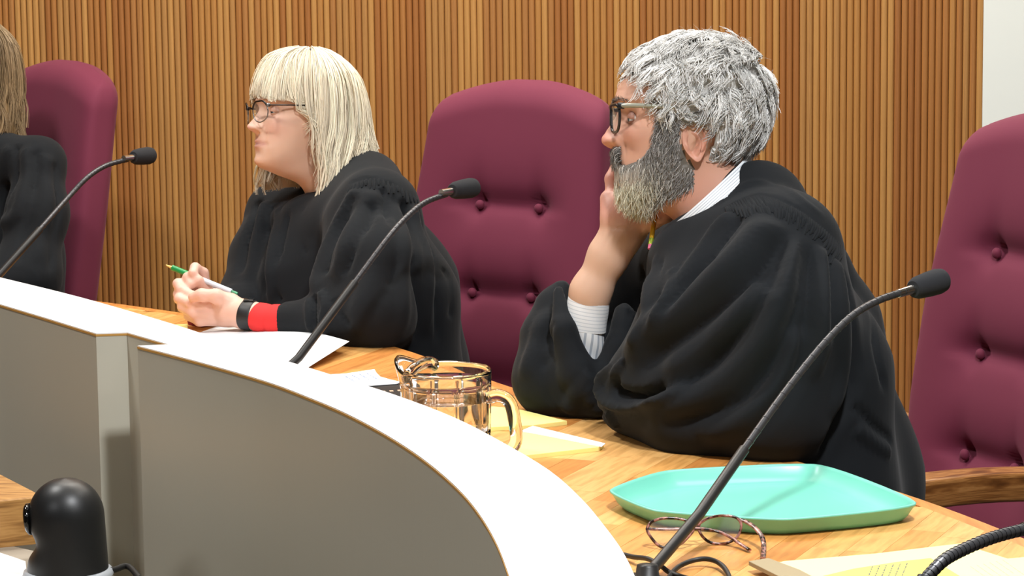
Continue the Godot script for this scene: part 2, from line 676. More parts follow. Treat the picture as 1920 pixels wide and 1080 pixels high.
func build_desk() -> void:
	var back := crv2(flat(DESK_BACK, DESK), 60)
	var far := crv2(flat(BENCH_FAR, LEDGE), 72)
	var poly := PackedVector2Array()
	for i in range(6, 70):
		poly.append(far[i] + Vector2(0.004, -0.002))
	for i in back.size():
		poly.append(back[back.size() - 1 - i])
	var at := pl(960, 720, DESK)
	at.y = DESK - 0.045
	var t := thing("wooden_desk", "curved butcher block desk of honey coloured wooden staves behind the white ledge", "desk", at)
	var base := MB.new()
	base.prism(poly, DESK - 0.045, DESK - 0.012)
	obj("slab", rebase(base, at), M.desk_base, t)
	# edge band along the sitters' side
	var outer := PackedVector2Array()
	var inner := PackedVector2Array()
	for i in back.size():
		var d := (back[mini(i + 1, back.size() - 1)] - back[maxi(i - 1, 0)]).normalized()
		var nn := Vector2(d.y, -d.x)
		outer.append(back[i] + nn * 0.001)
		inner.append(back[i] - nn * 0.022)
	var band := outer.duplicate()
	for i in inner.size():
		band.append(inner[inner.size() - 1 - i])
	var bm := MB.new()
	bm.prism(band, DESK - 0.047, DESK - 0.0004, 0.0015)
	obj("edge_band", rebase(bm, at), M.staves[3], t)
	# staves
	var body := PackedVector2Array()
	for i in range(6, 70):
		body.append(far[i] + Vector2(0.004, -0.002))
	for i in inner.size():
		body.append(inner[inner.size() - 1 - i])
	rng.seed = 5
	var dir := Vector2(0.40, -0.917)
	var per := Vector2(0.917, 0.40)
	var sw := 0.043
	var n := 0
	for r in range(-60, 60):
		var s := -4.0 + rng.randf() * 0.2
		while s < 4.0:
			var ln := 0.12 + rng.randf() * 0.17
			var o := Vector2(at.x, at.z) + per * (r * sw) + dir * s
			s += ln
			var mid := o + dir * ln * 0.5
			if mid.distance_to(Vector2(at.x, at.z)) > 2.2:
				continue
			var g := 0.0002
			var rect := PackedVector2Array([o + per * g + dir * g, o + per * (sw - g) + dir * g, o + per * (sw - g) + dir * (ln - g), o + per * g + dir * (ln - g)])
			for c in Geometry2D.intersect_polygons(rect, body):
				if c.size() < 3: continue
				var ar := 0.0
				for i in c.size():
					ar += c[i].cross(c[(i + 1) % c.size()])
				if absf(ar) < 0.0006 or n >= 298:
					continue
				var b := MB.new()
				b.prism(c, DESK - 0.013, DESK - rng.randf() * 0.00015, 0.0, false)
				var off := Vector2(rng.randf(), rng.randf())
				for i in b.uv.size():
					var p := Vector2(b.v[i].x, b.v[i].z)
					b.uv[i] = Vector2(p.dot(per), p.dot(dir)) + off
				obj("stave", rebase(b, at), M.staves[rng.randi() % 6], t)
				n += 1

# ---------- chairs: front is +z, origin on the floor ----------
var BUTTONS := []
func build_chairs() -> void:
	var t := thing("executive_chair", "", "chair", Vector3.ZERO, 0.0, "burgundy high-backed chairs")
	var y0 := 0.40
	var y1 := 1.085
	for r in [0.905, 0.735, 0.565]:
		BUTTONS.append([-0.068, r]); BUTTONS.append([0.068, r])
	var rows := []
	var N := 110
	var NT := 150
	var th := 0.052
	for j in N + 1:
		var v := float(j) / N
		# rounded closing at the top and the bottom
		var yy := lerpf(y0, y1, v)
		var cl := 1.0
		var top := (y1 - yy) / 0.05
		if top < 1.0: cl = sqrt(maxf(0.0, 1.0 - (1.0 - top) * (1.0 - top)))
		var bot := (yy - y0) / 0.04
		if bot < 1.0: cl = sqrt(maxf(0.0, 1.0 - (1.0 - bot) * (1.0 - bot)))
		var hw := 0.225 - 0.022 * smoothstep(0.55, 1.0, v) - 0.03 * smoothstep(0.4, 0.0, v)
		hw -= 0.03 * (1.0 - cl)
		var tt := th * maxf(cl, 0.001)
		var row := PackedVector3Array()
		for i in NT:
			var a := TAU * i / NT
			var cx := cos(a)
			var sz := sin(a)
			var x := hw * signf(cx) * pow(absf(cx), 0.42)
			var z := tt * signf(sz) * pow(absf(sz), 0.55)
			var u := x / 0.235
			var arch := 0.062 * (1.0 - u * u) * smoothstep(0.45, 1.0, v)
			var y := yy + arch
			if z > 0.0:
				z += 0.012 * sin(PI * v) * (1.0 - u * u) # front padding
				for bt in BUTTONS:
					var dx: float = x - bt[0]
					var dy: float = y - bt[1]
					var d2 := dx * dx + dy * dy
					if d2 < 0.03:
						z -= 0.022 * exp(-d2 / 0.00045) + 0.012 * exp(-d2 / 0.0035)
						if dy > 0.0:
							z -= 0.008 * exp(-(dx * dx) / 0.0002 - dy * dy / 0.004)
				for r in [0.905, 0.735, 0.565]:
					var dy: float = y - r
					z -= 0.009 * exp(-dy * dy / (0.00008 if dy < 0.0 else 0.0008)) * smoothstep(0.16, 0.06, absf(x))
			z += 0.035 * u * u # slight wrap
			# recline
			var h := y - 0.42
			row.append(Vector3(x, y, z - 0.22 - h * 0.17 - 0.02 * h * h))
		rows.append(row)
	var bk := MB.new()
	bk.grid(rows, true, true)
	obj("backrest", bk, M.burgundy, t)
	for bt in BUTTONS:
		var b := MB.new()
		var h: float = bt[1] - 0.42
		b.ball(Vector3(bt[0], bt[1], -0.22 - h * 0.17 - 0.02 * h * h + th + 0.012 - 0.022), Vector3(0.0095, 0.0095, 0.008), 14, 8)
		obj("button", b, M.burgundy, t)
	var st := MB.new()
	var srows := []
	for j in 13:
		var a := PI * j / 12.0 - PI / 2
		var row := PackedVector3Array()
		for i in 48:
			var b := TAU * i / 48
			var k := 0.82 + 0.18 * pow(cos(a), 0.5) if cos(a) > 0.0 else 0.82
			row.append(Vector3(0.26 * k * signf(cos(b)) * pow(absf(cos(b)), 0.4), 0.41 + 0.055 * sin(a), 0.02 + 0.25 * k * signf(sin(b)) * pow(absf(sin(b)), 0.4)))
		srows.append(row)
	st.grid(srows, true, true)
	st.fan(srows[12], true)
	st.fan(srows[0])
	obj("seat", st, M.burgundy, t)
	for s in [-1, 1]:
		var ar := MB.new()
		var pts := crv(PackedVector3Array([Vector3(s * 0.285, 0.575, -0.235), Vector3(s * 0.295, 0.594, -0.1), Vector3(s * 0.295, 0.608, 0.06), Vector3(s * 0.285, 0.606, 0.2), Vector3(s * 0.275, 0.59, 0.25)]), 16)
		ar.bar(pts, 0.03, 0.024)
		obj("armrest", ar, M.oak, t)
		var ps := MB.new()
		ps.tube(crv(PackedVector3Array([Vector3(s * 0.285, 0.59, 0.16), Vector3(s * 0.285, 0.5, 0.12), Vector3(s * 0.26, 0.40, 0.02)]), 10), 0.02, 12)
		obj("arm_post", ps, M.oak, t)
	var cm := MB.new()
	cm.lathe([[0.0, 0.08], [0.03, 0.08], [0.03, 0.25], [0.02, 0.25], [0.02, 0.36], [0.09, 0.365], [0.09, 0.37], [0.0, 0.37]], 20)
	obj("column", cm, M.black_metal, t)
	for k in 5:
		var lg := MB.new()
		var an := TAU * k / 5
		var dr := Vector3(cos(an), 0, sin(an))
		lg.tube(PackedVector3Array([Vector3(0, 0.10, 0), dr * 0.15 + Vector3(0, 0.095, 0), dr * 0.29 + Vector3(0, 0.07, 0)]), [0.026, 0.022, 0.016], 10)
		lg.ball(dr * 0.285 + Vector3(0, 0.03, 0), Vector3(0.03, 0.03, 0.03))
		obj("leg", lg, M.oak, t)
	# three of them; turned so that the front (+z) looks the way each faces
	var spots := [
		[1950, 4.80, -62.0, "burgundy buttoned high-backed chair behind the bearded man, cut by the picture's edge"],
		[972, 5.62, -33.0, "burgundy buttoned high-backed chair behind the blond woman, seen whole between the two heads"],
		[96, 6.36, -48.0, "burgundy high-backed chair behind the long-haired person at the far end"]]
	for i in 3:
		var o: Node3D = t if i == 0 else t.duplicate()
		if i:
			o.name = numbered("executive_chair")
			add_child(o)
		var at := w(spots[i][0], 300, spots[i][1])
		at.y = 0.0
		o.rotation.y = deg_to_rad(spots[i][2])
		o.position = at - o.basis * Vector3(0, 0, -0.30)
		o.set_meta("label", spots[i][3])

# ---------- things on the desk ----------
func mic(label: String, base: Vector3, lower: PackedVector3Array, neck: PackedVector3Array, head: PackedVector3Array, plate := true) -> void:
	var t := thing("gooseneck_microphone", label, "microphone", base, 0.0, "gooseneck microphones along the bench")
	if plate:
		var b := MB.new()
		b.lathe([[0.0, 0.0], [0.026, 0.0], [0.028, 0.003], [0.027, 0.010], [0.022, 0.014], [0.014, 0.016], [0.012, 0.03], [0.0, 0.031]], 28)
		b.box(Vector3(0.03, 0.018, 0.022), Transform3D(Basis(Vector3.UP, 0.5), Vector3(-0.02, 0.01, 0.0)), 0.004)
		obj("base", b, M.black_metal, t)
	var s := MB.new()
	s.tube(rel(lower, base), 0.0068, 14)
	obj("stem", s, M.black_metal, t)
	var n := MB.new()
	var pts := crv(neck, 26)
	n.tube(rel(pts, base), 0.0047, 12)
	# the ribbing of the bendable part
	for i in range(1, pts.size() - 1):
		var d := (pts[i + 1] - pts[i]).normalized()
		n.tube(PackedVector3Array([pts[i] - base, pts[i] - base + d * 0.002]), 0.0051, 12)
	obj("gooseneck", n, M.neck_metal, t)
	var ax := (head[1] - head[0]).normalized()
	var c := MB.new()
	c.tube(rel(PackedVector3Array([head[0] - ax * 0.03, head[0] - ax * 0.004, head[0] + ax * 0.004]), base), [0.0056, 0.006, 0.008], 16)
	obj("collar", c, M.chrome, t)
	var f := MB.new()
	var l := head[0].distance_to(head[1])
	var p := PackedVector3Array()
	var r := []
	for k in [[0.0, 0.0105], [0.04, 0.0125], [0.15, 0.0148], [0.5, 0.0165], [0.78, 0.017], [0.92, 0.0155], [0.98, 0.0125], [1.0, 0.009]]:
		p.append(head[0] + ax * l * k[0])
		r.append(k[1])
	f.tube(rel(p, base), r, 24)
	obj("windscreen", f, M.foam, t)

func rel(a: PackedVector3Array, o: Vector3) -> PackedVector3Array:
	var r := PackedVector3Array()
	for p in a:
		r.append(p - o)
	return r

# a sheet or a pad: outline in plan, lying at height y
func sheet(called: String, label: String, cat: String, outline: Array, y: float, th: float, m: Material, group := "") -> Node3D:
	var pg := flat(outline, y + th)
	var c := Vector2.ZERO
	for q in pg:
		c += q
	c /= pg.size()
	var at := Vector3(c.x, y, c.y)
	var t := thing(called, label, cat, at, 0.0, group)
	var b := MB.new()
	b.prism(pg, y, y + th, minf(0.0004, th * 0.3))
	obj("sheets" if th > 0.002 else "sheet", rebase(b, at), m, t)
	return t

# rows of written strokes on a flat sheet: from pixel a along to b, n rows stepping by s pixels
func writing(t: Node3D, a: Array, b: Array, step: Array, n: int, y: float, m: Material, sd: int, hgt := 0.0022) -> void:
	rng.seed = sd
	var mb := MB.new()
	for k in n:
		var p := pl(a[0] + step[0] * k, a[1] + step[1] * k, y)
		var q := pl(b[0] + step[0] * k, b[1] + step[1] * k, y)
		var d := (q - p).normalized()
		var s := 0.0
		var l := p.distance_to(q) * rng.randf_range(0.75, 1.0)
		while s < l:
			var wl := rng.randf_range(0.004, 0.013)
			var c := p + d * (s + wl / 2) - t.position
			mb.box(Vector3(wl, 0.0002, hgt * rng.randf_range(0.7, 1.2)), Transform3D(Basis(d, Vector3.UP, d.cross(Vector3.UP)), c), 0.00005)
			s += wl + 0.0035
	obj("writing", mb, m, t)

func build_desk_things() -> void:
	# microphones
	var b3 := pl(1214, 1108, DESK)
	mic("gooseneck microphone rising in front of the green tray towards the bearded man's back", b3,
		PackedVector3Array([b3 + Vector3(0, 0.018, 0), w(1310, 965, 3.40), w(1395, 843, 3.49)]),
		PackedVector3Array([w(1395, 843, 3.49), w(1470, 738, 3.56), w(1540, 650, 3.62), w(1598, 592, 3.66), w(1650, 562, 3.69), w(1700, 546, 3.72)]),
		PackedVector3Array([w(1712, 542, 3.73), w(1770, 524, 3.77)]))
	var b2 := pl(506, 742, DESK)
	mic("gooseneck microphone standing before the blond woman, its head against the chair", b2,
		PackedVector3Array([b2 + Vector3(0, 0.018, 0), w(560, 671, 4.52), w(665, 530, 4.62)]),
		PackedVector3Array([w(665, 530, 4.62), w(730, 443, 4.68), w(768, 402, 4.72), w(800, 378, 4.75), w(838, 364, 4.78)]),
		PackedVector3Array([w(848, 358, 4.79), w(891, 351, 4.84)]))
	var b1 := pl(-62, 606, DESK)
	mic("gooseneck microphone at the far left in front of the long-haired person", b1,
		PackedVector3Array([b1 + Vector3(0, 0.018, 0), w(0, 514, 5.26), w(75, 430, 5.34)]),
		PackedVector3Array([w(75, 430, 5.34), w(130, 368, 5.4), w(165, 332, 5.43), w(200, 310, 5.46), w(240, 299, 5.5)]),
		PackedVector3Array([w(250, 295, 5.51), w(285, 291, 5.56)]))
	var b4 := w(1250, 1990, 2.0)
	b4.y = DESK
	mic("gooseneck microphone arching over the yellow papers, nearest to the picture's corner", b4,
		PackedVector3Array([b4 + Vector3(0, 0.018, 0), w(1500, 1500, 2.07), w(1735, 1086, 2.16)]),
		PackedVector3Array([w(1735, 1086, 2.16), w(1768, 1052, 2.17), w(1805, 1031, 2.19), w(1850, 1012, 2.22), w(1893, 999, 2.25), w(1940, 989, 2.28)]),
		PackedVector3Array([w(1960, 984, 2.30), w(2070, 962, 2.36)]))
	build_tray()
	build_spectacles()
	build_jug()
	build_papers()
	build_clerk_side()

func chaikin(a: PackedVector2Array, n: int) -> PackedVector2Array:
	for k in n:
		var r := PackedVector2Array()
		for i in a.size():
			var p := a[i]
			var q := a[(i + 1) % a.size()]
			r.append(p.lerp(q, 0.12 if k == 0 else 0.25))
			r.append(p.lerp(q, 0.88 if k == 0 else 0.75))
		a = r
	return a

func build_tray() -> void:
	var h := 0.024
	var pg := chaikin(flat([[1131, 918], [1240, 880], [1540, 865], [1747, 946], [1474, 975], [1222, 958]], DESK + h), 3)
	var c := Vector2.ZERO
	for q in pg:
		c += q
	c /= pg.size()
	var t := thing("cafeteria_tray", "green six-sided plastic tray with raised rim lying on the wooden desk", "tray", Vector3(c.x, DESK, c.y))
	var rows := []
	# [inset, height]
	for k in [[0.022, 0.0], [0.017, 0.001], [0.010, 0.008], [0.004, 0.0175], [0.0005, h - 0.003], [0.0, h - 0.001], [0.0015, h], [0.0045, h - 0.0003], [0.0065, h - 0.003], [0.014, 0.012], [0.024, 0.0055], [0.030, 0.0042], [0.045, 0.0038]]:
		var row := PackedVector3Array()
		for q in pg:
			var d := q - c
			var z: Vector2 = d * (1.0 - k[0] / d.length())
			row.append(Vector3(z.x, k[1], z.y))
		rows.append(row)
	var mb := MB.new()
	var cw := Geometry2D.is_polygon_clockwise(pg)
	mb.grid(rows, true, not cw)
	mb.fan(rows[12], not cw)
	mb.fan(rows[0], cw)
	obj("body", mb, M.tray, t)

func build_spectacles() -> void:
	var tex := noise_tex(0.045, 2, [[0.0, Color(0.06, 0.035, 0.03)], [0.48, Color(0.12, 0.06, 0.05)], [0.56, Color(0.62, 0.42, 0.38)], [1.0, Color(0.75, 0.55, 0.5)]], 21, Vector2i(256, 256))
	var tort := mat(Color(1, 1, 1), 0.22)
	tort.albedo_texture = tex
	tort.uv1_triplanar = true
	tort.uv1_scale = Vector3(7, 7, 7)
	var at := pl(1300, 1010, DESK)
	var t := thing("reading_glasses", "tortoiseshell reading glasses lying open in front of the green tray", "glasses", at)
	var L := [[1213, 992], [1221, 979], [1243, 972], [1275, 973], [1296, 981], [1300, 993], [1291, 1006], [1274, 1021], [1250, 1027], [1235, 1023], [1221, 1008]]
	var R := [[1308, 985], [1324, 973], [1350, 967], [1376, 969], [1388, 978], [1389, 992], [1380, 1009], [1360, 1019], [1335, 1018], [1320, 1009], [1311, 996]]
	for k in 2:
		var a: Array = [L, R][k]
		var foot := pl(1248 if k == 0 else 1345, 1027.5 if k == 0 else 1019.5, DESK + 0.002)
		var d0 := (foot - Vector3(0, CAMY, 0)).dot(fv)
		var pts := PackedVector3Array()
		for q in a:
			pts.append(w(q[0], q[1], d0 + (1027.0 - q[1]) * 0.0002))
		pts.append(pts[0])
		pts.append(pts[1])
		var fr := MB.new()
		var ring := crv(pts, 60)
		fr.tube(rel(ring, at), 0.0018, 8)
		obj("rim", fr, tort, t)
		var ln := MB.new()
		var row := rel(ring.slice(0, 54), at)
		var off := -fv * 0.0005
		var r2 := PackedVector3Array()
		for q in row:
			r2.append(q + off)
		ln.fan(row)
		obj("lens", ln, M.lens, t)
	var br := MB.new()
	br.tube(rel(crv(V([[1297, 986, 3.487], [1304, 981, 3.485], [1311, 987, 3.487]]), 8), at), 0.0026, 8)
	obj("bridge", br, tort, t)
	# [x, y, height over the desk]
	var arms := [
		[[1214, 990, 0.023], [1224, 992, 0.0225], [1260, 992, 0.022], [1300, 991, 0.022], [1335, 994, 0.019], [1362, 1003, 0.014], [1385, 1018, 0.007], [1405, 1031, 0.0035]],
		[[1388, 974, 0.026], [1402, 980, 0.0245], [1416, 990, 0.022], [1428, 1005, 0.017], [1432, 1022, 0.010], [1431, 1047, 0.0035]]]
	for a in arms:
		var m := MB.new()
		var pts := PackedVector3Array()
		for q in a:
			pts.append(pl(q[0], q[1], DESK + q[2]))
		m.tube(rel(crv(pts, 24), at), [0.0034] + range(24).map(func(x): return 0.0033), 8, true, 0.6)
		obj("temple", m, tort, t)

func build_jug() -> void:
	var at := pl(838, 861, DESK)
	var t := thing("water_jug", "clear faceted glass jug half full of water behind the white ledge", "jug", at)
	var N := 96
	var H := 0.126
	var R := 0.0635
	# angle 0 points to the picture's left and away: the spout
	var sp := deg_to_rad(158.0)
	var ring := func(y: float, inside: bool) -> PackedVector3Array:
		var row := PackedVector3Array()
		for i in N:
			var a := TAU * i / N
			var da := wrapf(a - sp, -PI, PI)
			var s := exp(-da * da / 0.22)
			var upper := smoothstep(0.78, 1.0, y / H)
			var r := R - 0.003 * (1.0 - y / H)
			if inside:
				r -= 0.0042
			else:
				# ten flat panels with raised ribs between them, in two tiers
				var fa := wrapf(a * 10.0 / TAU, 0.0, 1.0) - 0.5
				var panel := smoothstep(0.5, 0.38, absf(fa))
				var tier := smoothstep(0.05, 0.07, y / H) * smoothstep(0.86, 0.83, y / H) * (1.0 - smoothstep(0.24, 0.26, y / H) * smoothstep(0.31, 0.29, y / H))
				r -= 0.0038 * panel * tier
			r += s * 0.011 * upper
			var yy := y + s * 0.015 * upper
			if inside:
				yy = maxf(yy, 0.007)
			row.append(Vector3(r * cos(a), yy, -r * sin(a)))
		return row
	var rows := []
	for k in 46:
		rows.append(ring.call(0.001 + (H - 0.002) * k / 45.0, false))
	var lip: PackedVector3Array = ring.call(H, false)
	var lip2: PackedVector3Array = ring.call(H, true)
	var rim := PackedVector3Array()
	for i in N:
		rim.append((lip[i] + lip2[i]) / 2 + Vector3(0, 0.0016, 0))
	rows.append(rim)
	for k in 24:
		rows.append(ring.call(H - 0.001 - (H - 0.008) * k / 23.0, true))
	var g := MB.new()
	g.grid(rows, true)
	g.fan(rows[rows.size() - 1])
	g.fan(rows[0], true)
	obj("body", g, M.glass, t)
	# guard across the spout
	var ig := MB.new()
	var c := Vector3(cos(sp), 0, -sin(sp))
	var sd := Vector3(-c.z, 0, c.x)
	ig.tube(crv(PackedVector3Array([c * 0.037 + sd * 0.0475 + Vector3(0, H - 0.003, 0), c * 0.036 + sd * 0.02 + Vector3(0, H + 0.005, 0), c * 0.036 - sd * 0.02 + Vector3(0, H + 0.005, 0), c * 0.037 - sd * 0.0475 + Vector3(0, H - 0.003, 0)]), 16), 0.0065, 14, true, 1.4)
	obj("ice_guard", ig, M.glass, t)
	var hd := MB.new()
	var hv := Vector3(cos(-0.22), 0, -sin(-0.22))
	hd.tube(crv(PackedVector3Array([hv * 0.058 + Vector3(0, 0.088, 0), hv * 0.074 + Vector3(0, 0.092, 0), hv * 0.090 + Vector3(0, 0.083, 0), hv * 0.097 + Vector3(0, 0.055, 0), hv * 0.098 + Vector3(0, 0.028, 0), hv * 0.084 + Vector3(0, 0.013, 0), hv * 0.058 + Vector3(0, 0.014, 0)]), 30), 0.007, 14, true, 1.3)
	obj("handle", hd, M.glass, t)
	var wt := MB.new()
	var wr := R - 0.0046
	wt.lathe([[0.0, 0.0074], [wr - 0.003, 0.0074], [wr - 0.0028, 0.01], [wr - 0.0012, 0.084], [wr - 0.0012, 0.0845], [wr - 0.002, 0.0845], [0.0, 0.0845]], 64)
	obj("water", wt, M.water, t)

func curled(called: String, label: String, cat: String, q: Array, lift: Array, m: Material, nu := 16, nv := 10) -> Node3D:
	# q: four corners in plan order; lift: height added along u (start, middle, end) at v = 0 and v = 1
	var c := []
	for k in q:
		c.append(pl(k[0], k[1], DESK + k[2]))
	var at: Vector3 = (c[0] + c[1] + c[2] + c[3]) / 4
	at.y = DESK
	var t := thing(called, label, cat, at)
	var top := []
	var bot := []
	for j in nv + 1:
		var r := PackedVector3Array()
		var r2 := PackedVector3Array()
		for i in nu + 1:
			var u := float(i) / nu
			var v := float(j) / nv
			var p: Vector3 = (c[0] as Vector3).lerp(c[1], u).lerp((c[3] as Vector3).lerp(c[2], u), v)
			p.y += 4.0 * u * (1 - u) * lerpf(lift[0], lift[1], v)
			r.append(p - at)
			r2.append(p - at - Vector3(0, 0.0006, 0))
		top.append(r)
		bot.append(r2)
	var g := MB.new()
	g.grid(top, false)
	g.grid(bot, false, true)
	obj("sheet", g, m, t)
	return t

func build_papers() -> void:
	curled("paper_sheet", "white sheet of paper curling up on the desk under the blond woman's forearm", "paper", [[350, 632, 0.001], [560, 700, 0.002], [655, 640, 0.022], [440, 600, 0.001]], [0.004, 0.006], M.paper)
	var pn := sheet("yellow_pad", "thin yellow pad beside the blond woman's clasped hands", "pad", [[262, 612], [352, 607], [352, 616], [330, 624], [290, 628]], DESK, 0.004, M.yellow)
	var sl := sheet("paper_note", "small white note with blue handwriting on the desk left of the glass jug", "paper", [[560, 712], [600, 703], [650, 700], [702, 692], [706, 699], [713, 706], [730, 711], [752, 716], [744, 719], [690, 723], [650, 760]], DESK + 0.012, 0.001, M.paper)
	writing(sl, [632, 706], [650, 716], [14, -1.5], 5, DESK + 0.0132, M.blue_ink, 3, 0.0016)
	var dot := MB.new()
	dot.lathe([[0.0, 0.0], [0.006, 0.0], [0.006, 0.0006], [0.0, 0.0008]], 16, Transform3D(Basis.IDENTITY, pl(662, 718, DESK + 0.0131) - sl.position))
	obj("yellow_flag", dot, M.yellow, sl)
	# black slotted organiser under the note
	var pg := flat([[640, 735], [690, 720], [762, 716], [800, 745], [770, 775], [700, 790]], DESK + 0.011)
	var c := Vector2.ZERO
	for q in pg:
		c += q
	c /= pg.size()
	var at := Vector3(c.x, DESK, c.y)
	var t := thing("slotted_tray", "black slotted plastic tray beside the glass jug under the note", "tray", at)
	var b := MB.new()
	b.prism(pg, DESK, DESK + 0.011, 0.001)
	obj("body", rebase(b, at), mat(Color(0.09, 0.085, 0.085), 0.5), t)
	for k in 5:
		var s := MB.new()
		var p := pl(704 + 15 * k, 735 - 1.0 * k, DESK + 0.0112) - at
		s.box(Vector3(0.006, 0.0006, 0.010), Transform3D(Basis(Vector3.UP, 0.15), p), 0.0002)
		obj("slot", s, mat(Color(0.8, 0.66, 0.55), 0.5), t)
	sheet("yellow_pad", "yellow pad lying behind the jug's handle against the bearded man's sleeve", "pad", [[880, 768], [924, 762], [969, 766], [1063, 789], [1000, 797], [915, 801], [860, 800]], DESK, 0.006, M.yellow)
	var p2 := sheet("yellow_pad", "yellow pad with a white sheet under its edge, in front of the bearded man's cuff", "pad", [[972, 812], [997, 801], [1132, 833], [1122, 838], [991, 853], [940, 855]], DESK, 0.006, M.yellow)
	var ws := MB.new()
	ws.prism(flat([[975, 808], [999, 798], [1135, 831], [1128, 837], [1000, 812]], DESK + 0.007), DESK + 0.006, DESK + 0.0068, 0.0002)
	obj("white_sheet", rebase(ws, p2.position), M.paper, p2)
	# the papers at the right
	var y1 := sheet("legal_pad", "yellow written pad lying at the picture's bottom right under the arching microphone", "pad", [[1440, 1060], [1470, 1052], [1640, 1038], [1800, 1019], [1888, 1047], [1990, 1085], [1900, 1250], [1560, 1200], [1500, 1120]], DESK, 0.008, M.pale_yellow)
	writing(y1, [1636, 1062], [1612, 1120], [13, -1.2], 6, DESK + 0.0089, M.ink, 4, 0.0016)
	writing(y1, [1820, 1062], [1860, 1090], [12, -2.5], 6, DESK + 0.0082, mat(Color(0.86, 0.82, 0.6), 0.9), 5, 0.001)
	var top := MB.new()
	top.prism(flat([[1520, 1085], [1600, 1066], [1690, 1052], [1745, 1046], [1800, 1080], [1850, 1150], [1560, 1180]], DESK + 0.009), DESK + 0.008, DESK + 0.0088, 0.0002)
	obj("loose_leaf", rebase(top, y1.position), mat(Color(0.95, 0.88, 0.42), 0.8), y1)
	sheet("paper_sheet", "pale yellow sheet at the right edge beside the written pad", "paper", [[1884, 1048], [1925, 1044], [2050, 1060], [2060, 1120], [1990, 1088]], DESK, 0.003, M.pale_yellow)
	sheet("cardboard_strip", "grey cardboard pad back sticking out left of the yellow written pad", "cardboard", [[1404, 1052], [1441, 1046], [1500, 1068], [1560, 1100], [1520, 1110]], DESK + 0.0085, 0.005, M.card)
	# cables
	var cb := [
		["black microphone cable curving behind the ledge end", [[1150, 1035, 0.004], [1186, 1044, 0.008], [1215, 1048, 0.014], [1240, 1062, 0.012], [1262, 1076, 0.005], [1330, 1095, 0.004]]],
		["black looped microphone cable beside the microphone's base", [[1248, 1092, 0.004], [1268, 1066, 0.005], [1296, 1052, 0.008], [1325, 1048, 0.01], [1350, 1057, 0.008], [1366, 1078, 0.005], [1372, 1110, 0.004]]]]
	for k in cb:
		var pts := PackedVector3Array()
		for q in k[1]:
			pts.append(pl(q[0], q[1], DESK + q[2]))
		var m := MB.new()
		var o := pts[0]
		o.y = DESK
		m.tube(rel(crv(pts, 40), o), 0.003, 10)
		var n := obj("cable", m, M.cable)
		n.position = o
		tag(n, k[0], "cable")

func build_clerk_side() -> void:
	# the clerk's counter below the bench, at the bottom left
	var y := 0.638
	var at := pl(60, 1060, y)
	at.y = -0.35
	var t := thing("clerk_counter", "grey topped counter below the bench at the bottom left under the dome camera", "counter", at)
	var c := MB.new()
	c.prism(flat([[-260, 975], [0, 1018], [100, 1040], [190, 1066], [255, 1100], [230, 1200], [-260, 1330]], y), -0.35, y, 0.002)
	obj("body", rebase(c, at), mat(Color(0.62, 0.58, 0.52), 0.5), t)
	var rp := pl(0, 938, 0.705)
	rp.y = y
	var rt := thing("wooden_riser", "low oak riser standing on the clerk's counter at the bottom left", "riser", rp)
	var r := MB.new()
	r.prism(flat([[-260, 838], [0, 888], [78, 928], [62, 932], [0, 938], [-260, 958]], 0.705), y, 0.705, 0.002)
	obj("block", rebase(r, rp), wood(Color(0.74, 0.55, 0.31), 0, 0.5, Vector3(1.2, 14, 1), M.grain), rt)
	sheet("paper_sheet", "white sheet of paper on the clerk's counter beside the black dome camera", "paper", [[-60, 1030], [0, 1036], [48, 1052], [52, 1090], [0, 1120], [-80, 1100]], y, 0.0015, M.paper)
	# dome camera
	var p := pl(128, 1082, y)
	var d := thing("dome_camera", "black dome shaped conference camera on a silver foot at the bottom left", "camera", p)
	var R := 0.0535
	var rows := []
	for j in 40:
		var v := float(j) / 39
		var row := PackedVector3Array()
		for i in 64:
			var a := TAU * i / 64
			var yy := 0.012 + 0.122 * v
			var rr := R * (1.0 - 0.10 * v)
			if v > 0.58:
				rr *= sqrt(maxf(0.0, 1.0 - pow((v - 0.58) / 0.42, 2.2)))
			# the hollow under the lens, towards the picture's left
			var da := wrapf(a - PI, -PI, PI)
			var hol := exp(-pow((v - 0.30) / 0.13, 2)) * exp(-da * da / 0.5)
			rr *= 1.0 - 0.28 * hol
			row.append(Vector3(rr * cos(a), yy, -rr * sin(a)))
		rows.append(row)
	var m := MB.new()
	m.grid(rows, true)
	m.fan(rows[0], true)
	obj("housing", m, M.dome, d)
	var ln := MB.new()
	ln.lathe([[0.0, 0.0], [0.021, 0.0], [0.021, 0.006], [0.018, 0.009], [0.0, 0.011]], 32, Transform3D(Basis(Vector3(0, 0, 1), PI / 2 + 0.12), Vector3(-0.0435, 0.081, 0.006)))
	obj("lens", ln, M.dome_gloss, d)
	var ft := MB.new()
	ft.lathe([[0.0, 0.0], [0.058, 0.0], [0.06, 0.004], [0.058, 0.010], [0.052, 0.0125], [0.0, 0.0125]], 48)
	obj("foot", ft, M.silver, d)
	var cm := MB.new()
	var cp := PackedVector3Array([p + Vector3(0.05, 0.008, 0.0), pl(215, 1068, y + 0.006), pl(240, 1062, y + 0.005), pl(262, 1085, y + 0.004)])
	cm.tube(rel(crv(cp, 20), p), 0.0042, 10)
	obj("camera_cord", cm, M.cable, d)

